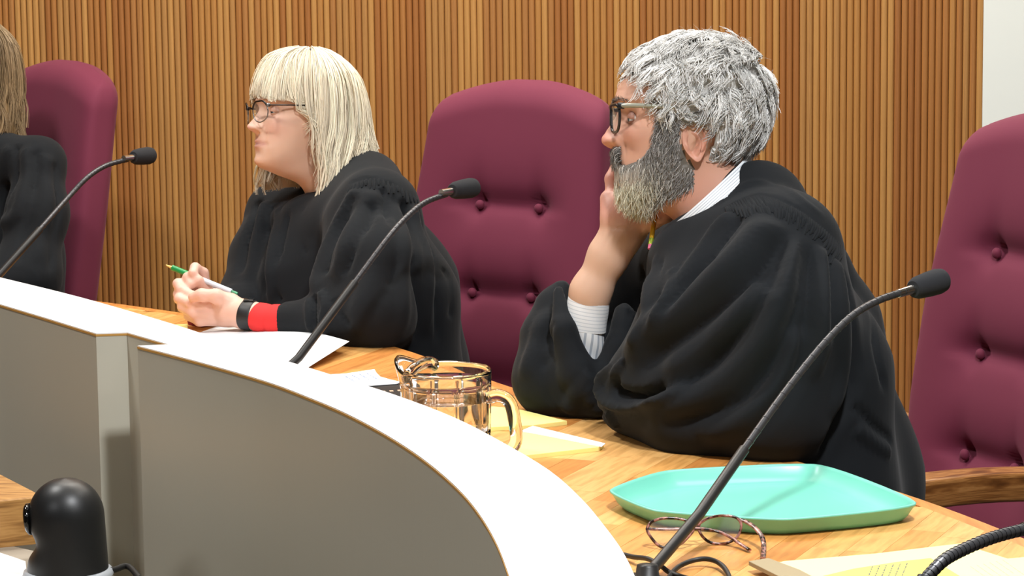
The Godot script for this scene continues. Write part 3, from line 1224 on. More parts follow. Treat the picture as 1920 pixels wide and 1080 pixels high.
# ---------- soft bodies: smooth unions of tapered capsules and ellipsoids, meshed as surface nets ----------
class Blob:
	var a := PackedVector3Array()
	var ba := PackedVector3Array()
	var ib := PackedFloat32Array()
	var ra := PackedFloat32Array()
	var dr := PackedFloat32Array()
	var kk := PackedFloat32Array()
	var kind := PackedInt32Array()
	var inv: Array[Basis] = []
	var lo := Vector3(1e9, 1e9, 1e9)
	var hi := Vector3(-1e9, -1e9, -1e9)
	var all := PackedInt32Array()

	func cap(p: Vector3, q: Vector3, r0: float, r1: float, k := 0.03) -> void:
		var d := q - p
		a.append(p); ba.append(d); ib.append(1.0 / maxf(d.length_squared(), 1e-9)); ra.append(r0); dr.append(r1 - r0); kk.append(k); kind.append(0); inv.append(Basis.IDENTITY)
		grow(p, r0); grow(q, r1)

	func chain(pts: Array, k := 0.03) -> void: # [point, radius] ...
		for i in pts.size() - 1:
			cap(pts[i][0], pts[i + 1][0], pts[i][1], pts[i + 1][1], k)

	func ell(p: Vector3, r: Vector3, b := Basis.IDENTITY, k := 0.02, carve := false) -> void:
		a.append(p); ba.append(Vector3.ZERO); ib.append(0.0); ra.append(minf(r.x, minf(r.y, r.z))); dr.append(0.0); kk.append(k); kind.append(2 if carve else 1)
		inv.append(Basis.from_scale(Vector3.ONE / r) * b.inverse())
		if not carve:
			grow(p, maxf(r.x, maxf(r.y, r.z)))

	func grow(p: Vector3, r: float) -> void:
		lo = lo.min(p - Vector3.ONE * r)
		hi = hi.max(p + Vector3.ONE * r)
		all.clear()
		for i in a.size():
			all.append(i)

	func one(i: int, p: Vector3) -> float:
		if kind[i] == 0:
			var pa := p - a[i]
			var h := clampf(pa.dot(ba[i]) * ib[i], 0.0, 1.0)
			return (pa - ba[i] * h).length() - (ra[i] + dr[i] * h)
		var q := inv[i] * (p - a[i])
		var k0 := q.length()
		return (k0 - 1.0) * k0 / maxf((q * inv[i]).length(), 1e-6) if k0 > 1e-6 else -ra[i]

	func ev(p: Vector3, ids: PackedInt32Array) -> float:
		var d := 1e3
		for i in ids:
			var e: float
			if kind[i] == 0:
				var pa := p - a[i]
				var h := clampf(pa.dot(ba[i]) * ib[i], 0.0, 1.0)
				e = (pa - ba[i] * h).length() - (ra[i] + dr[i] * h)
			else:
				e = one(i, p)
				if kind[i] == 2:
					e = -e
					var hc := kk[i] - absf(d - e)
					d = maxf(d, e)
					if hc > 0.0: d += hc * hc * 0.25 / kk[i]
					continue
			var h2 := kk[i] - absf(d - e)
			d = minf(d, e)
			if h2 > 0.0: d -= h2 * h2 * 0.25 / kk[i]
		return d

	func hit(o: Vector3, dir: Vector3, t0 := 1.5) -> Vector3:
		var t := t0
		for i in 90:
			var d := ev(o + dir * t, all)
			t += d * 0.9
			if d < 0.0004 or t > 9.0:
				break
		return o + dir * t

	func net(cell: float, mb: MB) -> void:
		var m := cell * 2.5
		var o := lo - Vector3.ONE * m
		var s := hi - lo + Vector3.ONE * m * 2.0
		var bx := int(s.x / cell / 4) + 1; var by := int(s.y / cell / 4) + 1; var bz := int(s.z / cell / 4) + 1
		var nx := bx * 4 + 1; var ny := by * 4 + 1; var nz := bz * 4 + 1
		var sy := nx; var sz := nx * ny
		var f := PackedFloat32Array(); f.resize(nx * ny * nz); f.fill(1e6)
		var vi := PackedInt32Array(); vi.resize(nx * ny * nz); vi.fill(-1)
		var half := cell * 2.0 * 1.7321
		var blocks := PackedInt32Array()
		# coarse pass: 4 x 4 blocks of blocks first
		for gz in range(0, bz, 4):
			for gy in range(0, by, 4):
				for gx in range(0, bx, 4):
					var gc := o + Vector3(gx * 4 + 8, gy * 4 + 8, gz * 4 + 8) * cell
					if absf(ev(gc, all)) > half * 4.0 + 0.04:
						continue
					var near := PackedInt32Array()
					for i in all:
						if one(i, gc) < half * 8.0 + 0.08: near.append(i)
					for z in range(gz, mini(gz + 4, bz)):
						for y in range(gy, mini(gy + 4, by)):
							for x in range(gx, mini(gx + 4, bx)):
								var c := o + Vector3(x * 4 + 2, y * 4 + 2, z * 4 + 2) * cell
								var d := ev(c, near)
								if absf(d) > half + cell:
									continue
								var ids := PackedInt32Array()
								for i in near:
									if kind[i] == 2 or one(i, c) < d + 2.0 * half + kk[i]: ids.append(i)
								blocks.append(x); blocks.append(y); blocks.append(z)
								for k in 5:
									for j in 5:
										var at := (x * 4) + (y * 4 + j) * sy + (z * 4 + k) * sz
										for i in 5:
											if f[at + i] > 1e5:
												f[at + i] = ev(o + Vector3(x * 4 + i, y * 4 + j, z * 4 + k) * cell, ids)
		var off := [0, 1, sy, sy + 1, sz, sz + 1, sz + sy, sz + sy + 1]
		var ed := [[0, 1], [2, 3], [4, 5], [6, 7], [0, 2], [1, 3], [4, 6], [5, 7], [0, 4], [1, 5], [2, 6], [3, 7]]
		var cells := PackedInt32Array()
		for b in range(0, blocks.size(), 3):
			for k in 4:
				for j in 4:
					for i in 4:
						var x := blocks[b] * 4 + i; var y := blocks[b + 1] * 4 + j; var z := blocks[b + 2] * 4 + k
						var at := x + y * sy + z * sz
						var f0 := f[at]
						var neg := f0 < 0.0
						if (f[at + 1] < 0.0) == neg and (f[at + sy] < 0.0) == neg and (f[at + sy + 1] < 0.0) == neg and (f[at + sz] < 0.0) == neg and (f[at + sz + 1] < 0.0) == neg and (f[at + sz + sy] < 0.0) == neg and (f[at + sz + sy + 1] < 0.0) == neg:
							continue
						var g := PackedFloat32Array()
						for q in off: g.append(f[at + q])
						var sum := Vector3.ZERO
						var n := 0
						for e in ed:
							var g0 := g[e[0]]; var g1 := g[e[1]]
							if (g0 < 0.0) != (g1 < 0.0):
								var t := g0 / (g0 - g1)
								var c0: int = e[0]; var c1: int = e[1]
								sum += Vector3(c0 & 1, (c0 >> 1) & 1, c0 >> 2).lerp(Vector3(c1 & 1, (c1 >> 1) & 1, c1 >> 2), t)
								n += 1
						vi[at] = mb.p(o + (Vector3(x, y, z) + sum / n) * cell)
						cells.append(at)
		for at in cells:
			var neg := f[at] < 0.0
			# edges along x, y, z that start at this cell's low corner
			if (f[at + 1] < 0.0) != neg:
				q4(mb, vi, at - sy - sz, at - sz, at, at - sy, neg)
			if (f[at + sy] < 0.0) != neg:
				q4(mb, vi, at - sz - 1, at - 1, at, at - sz, neg)
			if (f[at + sz] < 0.0) != neg:
				q4(mb, vi, at - 1 - sy, at - sy, at, at - 1, neg)

	func q4(mb: MB, vi: PackedInt32Array, i: int, j: int, k: int, l: int, neg: bool) -> void:
		if i < 0 or j < 0 or k < 0 or l < 0: return
		var p := vi[i]; var q := vi[j]; var r := vi[k]; var s := vi[l]
		if p < 0 or q < 0 or r < 0 or s < 0: return
		if neg: mb.quad(p, q, r, s)
		else: mb.quad(p, s, r, q)

# folds: each [width, height, points ...]; cloth rises (or sinks) by height along the line, fading to nothing at width
func fold(mb: MB, folds: Array, from := 0) -> void:
	var n := mb.normals()
	var disp := PackedFloat32Array()
	disp.resize(mb.v.size())
	for f in folds:
		var wd: float = f[0]
		var h: float = f[1]
		var pts: PackedVector3Array = f[2]
		if pts.size() < 2: continue
		var bb := AABB(pts[0], Vector3.ZERO)
		for q in pts: bb = bb.expand(q)
		bb = bb.grow(wd)
		var L := pts.size() - 1
		for i in range(from, mb.v.size()):
			var p := mb.v[i]
			if not bb.has_point(p): continue
			var best := 1e9
			var bt := 0.0
			for k in L:
				var d := pts[k + 1] - pts[k]
				var t := clampf((p - pts[k]).dot(d) / d.length_squared(), 0.0, 1.0)
				var e := (p - pts[k] - d * t).length_squared()
				if e < best:
					best = e
					bt = (k + t) / L
			if best < wd * wd:
				var s := 1.0 - best / (wd * wd)
				if h < 0.0: s = 1.0 - sqrt(best) / wd # creases are sharp
				disp[i] += h * s * s * smoothstep(0.0, 0.12, bt) * smoothstep(1.0, 0.8, bt)
	for i in range(from, mb.v.size()):
		mb.v[i] += n[i] * disp[i]

func ray(px: float, py: float) -> Vector3:
	return (((px - 960.0) / F) * rv + (-(py - 540.0) / F) * uv_ + fv).normalized()

# traces a picked line onto a body; points that miss it are left out
func on(b: Blob, pts: Array, n := 0) -> PackedVector3Array:
	var r := PackedVector3Array()
	for p in pts:
		var h := b.hit(Vector3(0, CAMY, 0), ray(p[0], p[1]))
		if absf(b.ev(h, b.all)) < 0.004:
			r.append(h)
	return crv(r, n) if n and r.size() > 1 else r

# ---------- heads: rings from the neck to the crown, then the face worked into the front; local x forward, y up, z to the left side, millimetres ----------
const RINGS_M := [[-66, -205, 30, 70, 70, 66], [-50, -168, 30, 63, 62, 58], [-34, -122, 28, 64, 62, 54], [-17, -92, 25, 92, 62, 55], [-4, -68, 24, 104, 84, 61], [0, -50, 19, 105, 98, 66], [0, -30, 11, 104, 102, 70], [0, -8, 5, 102, 105, 74], [0, 10, 0, 102, 106, 75], [0, 22, 0, 106, 106, 75], [0, 47, 0, 97, 104, 74], [-2, 70, 0, 81, 96, 67], [-4, 90, 0, 57, 76, 50], [-6, 102, 0, 33, 46, 31], [-7, 107.5, 0, 2, 2, 2]]
const RINGS_W := [[-70, -200, 32, 62, 62, 62], [-52, -158, 30, 49, 52, 48], [-32, -112, 27, 50, 54, 46], [-15, -80, 24, 84, 60, 47], [-2, -61, 22, 104, 80, 52], [2, -47, 18, 103, 92, 58], [2, -28, 10, 98, 98, 65], [2, -8, 4, 92, 100, 69], [2, 10, 0, 91, 101, 70], [2, 22, 0, 95, 101, 70], [0, 45, 0, 90, 99, 70], [-2, 68, 0, 76, 91, 63], [-4, 86, 0, 55, 72, 47], [-6, 97, 0, 31, 44, 30], [-7, 102, 0, 2, 2, 2]]

func ring_at(keys: Array, t: float) -> Array:
	var k := keys.size() - 1
	var j := mini(int(t), k - 1)
	var f := t - j
	var r := []
	for c in 6:
		r.append(cubic_interpolate(keys[j][c], keys[j + 1][c], keys[maxi(j - 1, 0)][c], keys[mini(j + 2, k)][c], f))
	return r

func head_point(r: Array, a: float) -> Vector3:
	var cx := cos(a)
	var sz := sin(a)
	var e := 0.92
	var x: float = (r[3] if cx > 0.0 else r[4]) * signf(cx) * pow(absf(cx), e)
	var z: float = maxf(r[5], 0.5) * signf(sz) * pow(absf(sz), e)
	var tl := deg_to_rad(r[2])
	return Vector3(r[0] + x * cos(tl), r[1] - x * sin(tl), z)

func tab(t: Array, y: float) -> float: # straight-line table, highest y first
	for i in t.size() - 1:
		if y <= t[i][0] and y >= t[i + 1][0]:
			return lerpf(t[i][1], t[i + 1][1], smoothstep(0.0, 1.0, (t[i][0] - y) / (t[i][0] - t[i + 1][0])) * 0.5 + 0.5 * (t[i][0] - y) / (t[i][0] - t[i + 1][0]))
	return 0.0

# nose: [y, reach, half width]; bumps: [y, z, sy, sz, forward, outward]
func face(q: Vector3, nose: Array, bumps: Array) -> Vector3:
	if q.x < 20.0: return q
	var wgt := smoothstep(20.0, 50.0, q.x)
	var dx := 0.0
	var dz := 0.0
	var az := absf(q.z)
	var nh := tab(nose.map(func(k): return [k[0], k[1]]), q.y) if q.y < nose[0][0] and q.y > nose[nose.size() - 1][0] and az < 30.0 else 0.0
	if nh > 0.0:
		var nw := tab(nose.map(func(k): return [k[0], k[2]]), q.y)
		dx += nh * exp(-pow(az / nw, 2.4))
	for b in bumps:
		var y: float = (q.y - b[0]) / b[2]
		if y > 2.6 or y < -2.6: continue
		var z: float = (az - b[1]) / b[3]
		if z > 2.6 or z < -2.6: continue
		var g := exp(-y * y - z * z)
		dx += b[4] * g
		dz += b[5] * g
	return Vector3(q.x + dx * wgt, q.y, q.z + signf(q.z) * dz * wgt)

# skin: base colour and reddening spots [y, z, x, radius, colour, share] (linear colours)
func head_mesh(mb: MB, keys: Array, nose: Array, bumps: Array, xf: Transform3D, base: Color, spots: Array, t0 := 0.0) -> void:
	mb.colored = true
	var N := 150
	var NA := 132
	var nose_y := nose
	var b0 := mb.v.size()
	for j in N + 1:
		var t := t0 + (keys.size() - 1 - t0) * j / N
		var r := ring_at(keys, t)
		for i in NA:
			var u := float(i) / NA * 2.0 - 1.0 # denser in front
			var a := PI * (u - 0.16 * sin(TAU * u) / 2.0)
			var q := head_point(r, a)
			q = face(q, nose_y, bumps)
			var c := base
			for s in spots:
				var d2: float = (pow(q.y - s[0], 2) + pow(absf(q.z) - s[1], 2) + pow((q.x - s[2]) * 0.6, 2)) / (s[3] * s[3])
				if d2 < 5.0:
					c = c.lerp(s[4], s[5] * exp(-d2))
			mb.tint = c
			mb.p(xf * q, Vector2(float(i) / NA, float(j) / N))
	for j in N:
		for i in NA:
			var p := b0 + j * NA + i
			var q := b0 + j * NA + (i + 1) % NA
			mb.quad(p, p + NA, q + NA, q)

func ear(mb: MB, xf: Transform3D, c: Color, rx := 17.0, ry := 29.0) -> void:
	mb.tint = c
	var rows := []
	for j in 22:
		var r: float = minf(j / 17.0, 1.0) if j < 18 else [0.99, 0.95, 0.82, 0.6][j - 18]
		var row := PackedVector3Array()
		for i in 44:
			var a := TAU * i / 44
			var x: float = r * cos(a)
			var y: float = r * sin(a)
			var back := smoothstep(0.75, -0.1, x)
			var low := smoothstep(-0.5, -0.85, y)
			var h := 5.5 * exp(-pow((r - 0.91) / 0.09, 2)) * back * (1.0 - low) # helix
			h += 3.6 * exp(-pow((Vector2(x - 0.12, y + 0.05).length() - 0.55) / 0.13, 2)) * smoothstep(0.35, -0.2, x) * (1.0 - low) # antihelix
			h -= 10.0 * exp(-pow(Vector2((x - 0.20) / 0.30, (y + 0.14) / 0.38).length(), 2.0)) # concha
			h += 2.8 * exp(-Vector2((x - 0.66) / 0.16, (y + 0.16) / 0.18).length_squared()) # tragus
			h += 1.5 * low
			if j >= 18: h = [-0.5, -2.5, -5.0, -9.0][j - 18]
			var nar := 1.0 - 0.34 * smoothstep(0.0, -1.0, y)
			row.append(xf * Vector3(rx * x * nar, ry * y, h - 0.22 * rx * x))
		rows.append(row)
	mb.grid(rows, true)

func blend_noise(n: FastNoiseLite, p: Vector3, s: float) -> float:
	return n.get_noise_3dv(p * s)

# thin three-sided hair
func strand(mb: MB, pts: PackedVector3Array, r: float, taper := 0.35) -> void:
	var n := pts.size()
	var base := mb.v.size()
	var t := (pts[1] - pts[0]).normalized()
	var nx := t.cross(Vector3(0.3, 0.5, 0.81)).normalized()
	for j in n:
		var tj := (pts[mini(j + 1, n - 1)] - pts[maxi(j - 1, 0)]).normalized()
		nx = (nx - tj * nx.dot(tj)).normalized()
		var ny := tj.cross(nx)
		var rr := r * lerpf(1.0, taper, float(j) / (n - 1))
		mb.p(pts[j] + nx * rr)
		mb.p(pts[j] - nx * (rr * 0.5) + ny * (rr * 0.866))
		mb.p(pts[j] - nx * (rr * 0.5) - ny * (rr * 0.866))
	for j in n - 1:
		var q := base + j * 3
		mb.quad(q, q + 1, q + 4, q + 3)
		mb.quad(q + 1, q + 2, q + 5, q + 4)
		mb.quad(q + 2, q, q + 3, q + 5)

func eye(mb_white: MB, mb_lid: MB, xf: Transform3D, at: Vector3, look: Vector3, r := 12.0, lid := Color(0.5, 0.28, 0.2), open := 0.30) -> void:
	mb_white.colored = true
	mb_white.tint = Color(0.78, 0.75, 0.72)
	mb_white.ball(xf * at, Vector3.ONE * r * 0.001, 20, 14)
	var d := look.normalized()
	for k in [[0.52, Color(0.10, 0.14, 0.15)], [0.24, Color(0.005, 0.005, 0.005)]]:
		mb_white.tint = k[1]
		var rows := []
		for j in 4:
			var row := PackedVector3Array()
			var an: float = k[0] * j / 3.0
			var side := d.cross(Vector3.UP).normalized()
			var up := side.cross(d)
			for i in 20:
				var a := TAU * i / 20
				row.append(xf * (at + (d * cos(an) + (side * cos(a) + up * sin(a)) * sin(an)) * (r + (0.25 if k[0] > 0.3 else 0.4))))
			rows.append(row)
		mb_white.grid(rows, true)
	# lids: caps of a slightly larger ball, above and below the opening
	mb_lid.colored = true
	mb_lid.tint = lid
	for s in [1, -1]:
		var rows := []
		for j in 9:
			var row := PackedVector3Array()
			var la: float = (open if s > 0 else -0.35) + s * j * 0.14
			for i in 17:
				var lo := -1.35 + 2.7 * i / 16.0
				var dip := (1.0 - cos(lo * 0.9)) * 0.5
				var l2: float = la - s * dip * (0.62 if j == 0 else 0.5)
				var v := Vector3(cos(l2) * cos(lo), sin(l2), cos(l2) * sin(lo))
				row.append(xf * (at + v * (r + 1.3 - (0.6 if j == 0 else 0.0))))
			rows.append(row)
		mb_lid.grid(rows, false, s > 0)

# ---------- people ----------
func skin_mat() -> StandardMaterial3D:
	var m := mat(Color(1, 1, 1), 0.48, 0.0, 0.45)
	m.vertex_color_use_as_albedo = true
	m.normal_enabled = true
	m.normal_texture = noise_tex(0.09, 3, [], 31, Vector2i(512, 512), FastNoiseLite.TYPE_SIMPLEX, true)
	m.normal_scale = 0.07
	m.uv1_triplanar = true
	m.uv1_scale = Vector3(14, 14, 14)
	m.subsurf_scatter_enabled = true
	m.subsurf_scatter_strength = 0.08
	return m

func hair_mat(rough: float) -> StandardMaterial3D:
	var m := mat(Color(1, 1, 1), rough, 0.0, 0.4)
	m.vertex_color_use_as_albedo = true
	return m

func build_people() -> void:
	M.skin = skin_mat()
	M.hair = hair_mat(0.45)
	M.eye = mat(Color(1, 1, 1), 0.12)
	M.eye.vertex_color_use_as_albedo = true
	build_man()
	build_woman()
	build_far_person()

func C(px: float, py: float, d: float, r: float) -> Array:
	return [w(px, py, d), r]

func build_man() -> void:
	var at := w(1480, 880, 4.2)
	at.y = 0.0
	var t := thing("person", "bearded man with curly grey hair in a black robe, chin resting on his hand", "person", at)
	# ----- robe -----
	var b := Blob.new()
	b.chain([C(1305, 492, 4.16, 0.052), C(1424, 384, 4.16, 0.046)], 0.03)
	b.chain([C(1424, 384, 4.16, 0.046), C(1462, 470, 4.06, 0.066)], 0.05)
	b.chain([C(1330, 490, 4.14, 0.058), C(1462, 470, 4.06, 0.066)], 0.05)
	b.chain([C(1290, 500, 4.26, 0.05), C(1215, 485, 4.43, 0.062)], 0.05)
	b.chain([C(1424, 386, 4.18, 0.046), C(1385, 410, 4.34, 0.055), C(1230, 480, 4.42, 0.06)], 0.05)
	b.chain([C(1416, 448, 4.2, 0.07), C(1488, 630, 4.24, 0.118), C(1528, 900, 4.28, 0.148), C(1530, 1080, 4.3, 0.15)], 0.06)
	b.chain([C(1462, 470, 4.06, 0.064), C(1515, 700, 4.10, 0.11), C(1520, 930, 4.12, 0.13)], 0.05)
	b.chain([C(1300, 500, 4.2, 0.06), C(1330, 640, 4.22, 0.10), C(1390, 900, 4.2, 0.14)], 0.05)
	b.chain([C(1215, 485, 4.43, 0.06), C(1300, 700, 4.42, 0.11), C(1380, 900, 4.42, 0.13), C(1420, 1080, 4.42, 0.14)], 0.05)
	b.chain([C(1436, 392, 4.2, 0.044), C(1530, 498, 4.2, 0.046)], 0.03)
	# left sleeve, lying along the desk
	b.chain([C(1466, 474, 4.05, 0.064), C(1468, 600, 4.0, 0.085), C(1450, 765, 3.99, 0.068), C(1300, 768, 4.06, 0.064), C(1185, 752, 4.15, 0.05)], 0.05)
	b.chain([C(1375, 485, 4.10, 0.055), C(1305, 590, 4.08, 0.066), C(1215, 700, 4.11, 0.052)], 0.05)
	b.chain([C(1425, 560, 4.02, 0.08), C(1340, 720, 4.05, 0.076)], 0.06)
	# right sleeve, elbow on the desk
	b.chain([C(1205, 490, 4.45, 0.06), C(1130, 600, 4.42, 0.055), C(1040, 706, 4.34, 0.056)], 0.03)
	b.chain([C(1036, 706, 4.33, 0.056), C(1032, 630, 4.35, 0.042), C(1040, 572, 4.36, 0.025), C(1054, 540, 4.36, 0.012)], 0.02)
	b.chain([C(1040, 712, 4.33, 0.052), C(1090, 735, 4.30, 0.045)], 0.03)
	# edges of the fallen sleeve on both sides of the shirt
	b.chain([C(1047, 545, 4.30, 0.008), C(1056, 620, 4.268, 0.019), C(1083, 700, 4.262, 0.027), C(1120, 745, 4.27, 0.03)], 0.012)
	b.chain([C(1172, 590, 4.31, 0.018), C(1158, 650, 4.275, 0.018), C(1130, 710, 4.265, 0.02)], 0.012)
	# lap and skirt
	var lap := w(1500, 1080, 4.2)
	for s in [[0.0, 0.0], [-0.2, -0.28]]:
		var h := Vector3(lap.x + s[0], 0.57, lap.z + s[1])
		b.chain([[h, 0.11], [h + Vector3(-0.36, -0.03, 0.22), 0.085], [h + Vector3(-0.42, -0.40, 0.25), 0.09]], 0.06)
	var mb := MB.new()
	b.net(0.0062, mb)
	var fl := []
	# [width, height, line]
	for k in [
		[0.022, 0.009, [[1378, 397], [1342, 430], [1306, 483], [1272, 533], [1239, 586], [1217, 627]]],
		[0.018, -0.012, [[1392, 402], [1362, 440], [1322, 495], [1285, 548], [1252, 596]]],
		[0.040, 0.020, [[1458, 402], [1414, 452], [1372, 497], [1322, 547], [1267, 594], [1219, 630], [1192, 656], [1165, 680]]],
		[0.034, -0.016, [[1466, 430], [1434, 490], [1390, 540], [1340, 585], [1280, 630], [1225, 668], [1190, 700]]],
		[0.036, 0.014, [[1440, 530], [1400, 578], [1350, 628], [1289, 676], [1241, 711]]],
		[0.030, -0.022, [[1478, 425], [1458, 500], [1433, 560], [1419, 588], [1378, 640], [1330, 690], [1270, 726], [1215, 738]]],
		[0.036, 0.017, [[1490, 430], [1474, 520], [1440, 608], [1410, 661], [1352, 716], [1274, 748], [1200, 762]]],
		[0.026, -0.018, [[1506, 440], [1500, 540], [1478, 620], [1440, 700], [1385, 755], [1310, 785], [1230, 790]]],
		[0.034, 0.012, [[1500, 610], [1470, 700], [1424, 760], [1358, 795], [1300, 818]]],
		[0.024, -0.018, [[1525, 450], [1525, 540], [1511, 614], [1493, 697], [1446, 772], [1400, 830]]],
		[0.022, 0.010, [[1538, 455], [1543, 560], [1543, 640], [1520, 720]]],
		[0.012, -0.010, [[1553, 470], [1560, 560], [1556, 640]]],
		[0.022, 0.009, [[1566, 480], [1580, 580], [1580, 700], [1555, 790]]],
		[0.024, -0.020, [[1580, 500], [1602, 600], [1602, 720], [1570, 800], [1530, 870]]],
		[0.014, -0.007, [[1596, 520], [1640, 640], [1660, 740]]],
		[0.016, 0.007, [[1604, 800], [1640, 830], [1670, 850]]],
		[0.014, -0.008, [[1600, 760], [1640, 800], [1675, 830]]],
		# the bunched cuff: rim, folds inside it
		[0.013, 0.013, [[1300, 715], [1262, 737], [1235, 750], [1186, 761], [1146, 757], [1126, 733], [1134, 702], [1160, 678]]],
		[0.017, -0.026, [[1250, 722], [1205, 742], [1168, 742], [1152, 728], [1158, 702]]],
		[0.012, 0.008, [[1172, 676], [1152, 700], [1148, 722]]],
		[0.012, -0.012, [[1118, 745], [1124, 775], [1142, 790]]],
		[0.012, 0.008, [[1104, 722], [1108, 762], [1126, 790]]],
		[0.012, 0.007, [[1140, 770], [1148, 790], [1160, 800]]],
		# far sleeve and chest
		[0.020, 0.008, [[1080, 560], [1010, 620], [985, 720]]],
		[0.016, -0.008, [[1040, 600], [1020, 680], [1040, 760]]],
		[0.018, 0.008, [[1110, 700], [1080, 740], [1060, 775]]],
		[0.014, -0.010, [[1205, 500], [1190, 580], [1175, 680]]],
		[0.016, 0.008, [[1225, 480], [1212, 580], [1200, 660]]],
		[0.010, -0.006, [[1240, 480], [1236, 560], [1228, 620]]],
		[0.012, 0.005, [[1262, 500], [1255, 560], [1240, 620]]],
		# yoke seam
		[0.008, -0.004, [[1352, 396], [1400, 370], [1440, 368], [1490, 388], [1540, 425], [1590, 470]]],
		[0.010, 0.003, [[1330, 392], [1390, 350], [1440, 345], [1500, 372], [1550, 412]]],
	]:
		fl.append([k[0], k[1], on(b, k[2], 14)])
	fold(mb, fl)
	# gathers under the yoke
	var up := crv2(PackedVector2Array([Vector2(1361, 389), Vector2(1401, 371), Vector2(1428, 369), Vector2(1463, 378), Vector2(1503, 398), Vector2(1544, 429), Vector2(1578, 462)]), 58)
	var dn := crv2(PackedVector2Array([Vector2(1364, 398), Vector2(1412, 394), Vector2(1440, 395), Vector2(1463, 401), Vector2(1502, 419), Vector2(1536, 445), Vector2(1572, 486)]), 58)
	rng.seed = 8
	for i in 59:
		var d := (dn[i] - up[i]) * (1.0 + rng.randf() * 0.9)
		var m := up[i] + d * 0.5 + Vector2(2, 0)
		var q := on(b, [[up[i].x, up[i].y], [m.x, m.y], [up[i].x + d.x, up[i].y + d.y]])
		if q.size() < 3: continue
		q[1] += (Vector3(0, CAMY, 0) - q[1]).normalized() * 0.0012
		q[2] -= (Vector3(0, CAMY, 0) - q[2]).normalized() * 0.001
		if q.size() == 3: mb.tube(q, [0.0014, 0.0031, 0.0015], 8)
	obj("robe", rebase(mb, at), M.robe, t)
	# ----- head -----
	var hs := 4.2 / F
	var hx := Transform3D(Basis(-rv, uv_, -fv).scaled(Vector3.ONE * 0.001), w(1290, 215, 4.2) - at)
	hx.basis = Basis(-rv * 0.001, uv_ * 0.001, -fv * 0.001)
	var nose := [[6, 0, 9], [-3, 4, 9], [-14, 11, 9.5], [-25, 18, 11], [-34, 24, 12.5], [-40, 24, 13], [-46, 19, 12], [-50, 9, 11], [-54, 0, 10]]
	var bumps := [[-6, 33, 12, 15, -13, 0], [20, 28, 7, 20, 3, 0], [17, 0, 8, 9, -2, 0], [-38, 16, 8, 7, 11, 1], [-49, 9, 3.5, 4.5, -6, 0], [-30, 48, 16, 14, 4, 3], [-58, 38, 22, 10, -3, 0], [-50, 27, 14, 4, -3, 0], [-68, 0, 6, 18, 4, 0], [-88, 0, 8, 14, -3, 0], [44, 0, 20, 45, 2, 0], [34, 20, 1.6, 26, -0.8, 0], [41, 15, 1.6, 26, -0.8, 0], [-14, 30, 3, 10, 2.0, 0], [-20, 28, 2.5, 12, -2.0, 0]]
	var skin := Color(0.66, 0.37, 0.26)
	var red := Color(0.62, 0.22, 0.17)
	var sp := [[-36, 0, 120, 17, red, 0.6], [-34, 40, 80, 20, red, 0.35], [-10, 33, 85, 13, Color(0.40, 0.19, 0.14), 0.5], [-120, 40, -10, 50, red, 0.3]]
	var hm := MB.new()
	head_mesh(hm, RINGS_M, nose, bumps, hx, skin, sp)
	for s in [1, -1]:
		var ex := Basis(Vector3(0, 1, 0), 0.30 * s)
		var ef := hx * Transform3D(Basis(Vector3(0, 0, 1), -0.18) * Basis(Vector3(1, 0, 0), 0.0), Vector3(-5, -44, s * 69.0))
		if s < 0:
			ef = ef * Transform3D(Basis.from_scale(Vector3(1, 1, -1)), Vector3.ZERO)
		ear(hm, ef * Transform3D(Basis(Vector3(0, 1, 0), -0.42), Vector3.ZERO), Color(0.62, 0.30, 0.21))
	var ews := []
	for s in [1, -1]:
		var ew := MB.new()
		ews.append(ew)
		eye(ew, hm, hx, Vector3(77, -8, 32 * s), Vector3(1, -0.1, 0), 12.0, Color(0.42, 0.21, 0.15), 0.06)
	# right forearm and hand belong to the same body
	var hb := Blob.new()
	hb.chain([C(1090, 640, 4.30, 0.027), C(1107, 548, 4.285, 0.0275), C(1142, 478, 4.275, 0.0275), C(1166, 440, 4.27, 0.0275)], 0.02)
	hb.chain([C(1166, 440, 4.27, 0.027), C(1178, 405, 4.27, 0.030)], 0.02)
	hb.ell(w(1182, 402, 4.27), Vector3(0.040, 0.036, 0.017), Basis(Vector3(0, 1, 0), 0.35), 0.02)
	hb.chain([C(1150, 402, 4.262, 0.016), C(1140, 372, 4.27, 0.012)], 0.015) # heel on the little finger's side
	# fingers go up the far cheek
	for k in [[[1146, 372, 4.275], [1146, 335, 4.285], [1160, 300, 4.295], [1176, 285, 4.30]], [[1164, 362, 4.285], [1166, 318, 4.297], [1182, 280, 4.305], [1200, 268, 4.305]], [[1186, 360, 4.292], [1190, 315, 4.302], [1206, 275, 4.308], [1224, 262, 4.305]], [[1206, 368, 4.295], [1214, 325, 4.304], [1228, 290, 4.308], [1242, 280, 4.305]]]:
		var rr := 0.0095
		var pts := []
		for q in k:
			pts.append(C(q[0], q[1], q[2], rr))
			rr -= 0.0005
		hb.chain(pts, 0.006)
	hb.chain([C(1196, 418, 4.262, 0.017), C(1222, 412, 4.25, 0.0135), C(1248, 402, 4.235, 0.0105), C(1266, 388, 4.225, 0.009)], 0.012) # thumb, under the jaw
	var hm0 := hm.v.size()
	hm.tint = Color(0.68, 0.43, 0.31)
	var h2 := MB.new()
	h2.colored = true
	h2.tint = hm.tint
	hb.net(0.003, h2)
	fold(h2, [[0.004, -0.0012, on(hb, [[1132, 424], [1160, 428], [1185, 430]], 8)], [0.003, -0.001, on(hb, [[1196, 440], [1206, 425], [1204, 410]], 6)], [0.003, -0.001, on(hb, [[1212, 440], [1218, 425], [1214, 410]], 6)], [0.004, -0.0012, on(hb, [[1180, 425], [1192, 408], [1205, 400]], 6)]])
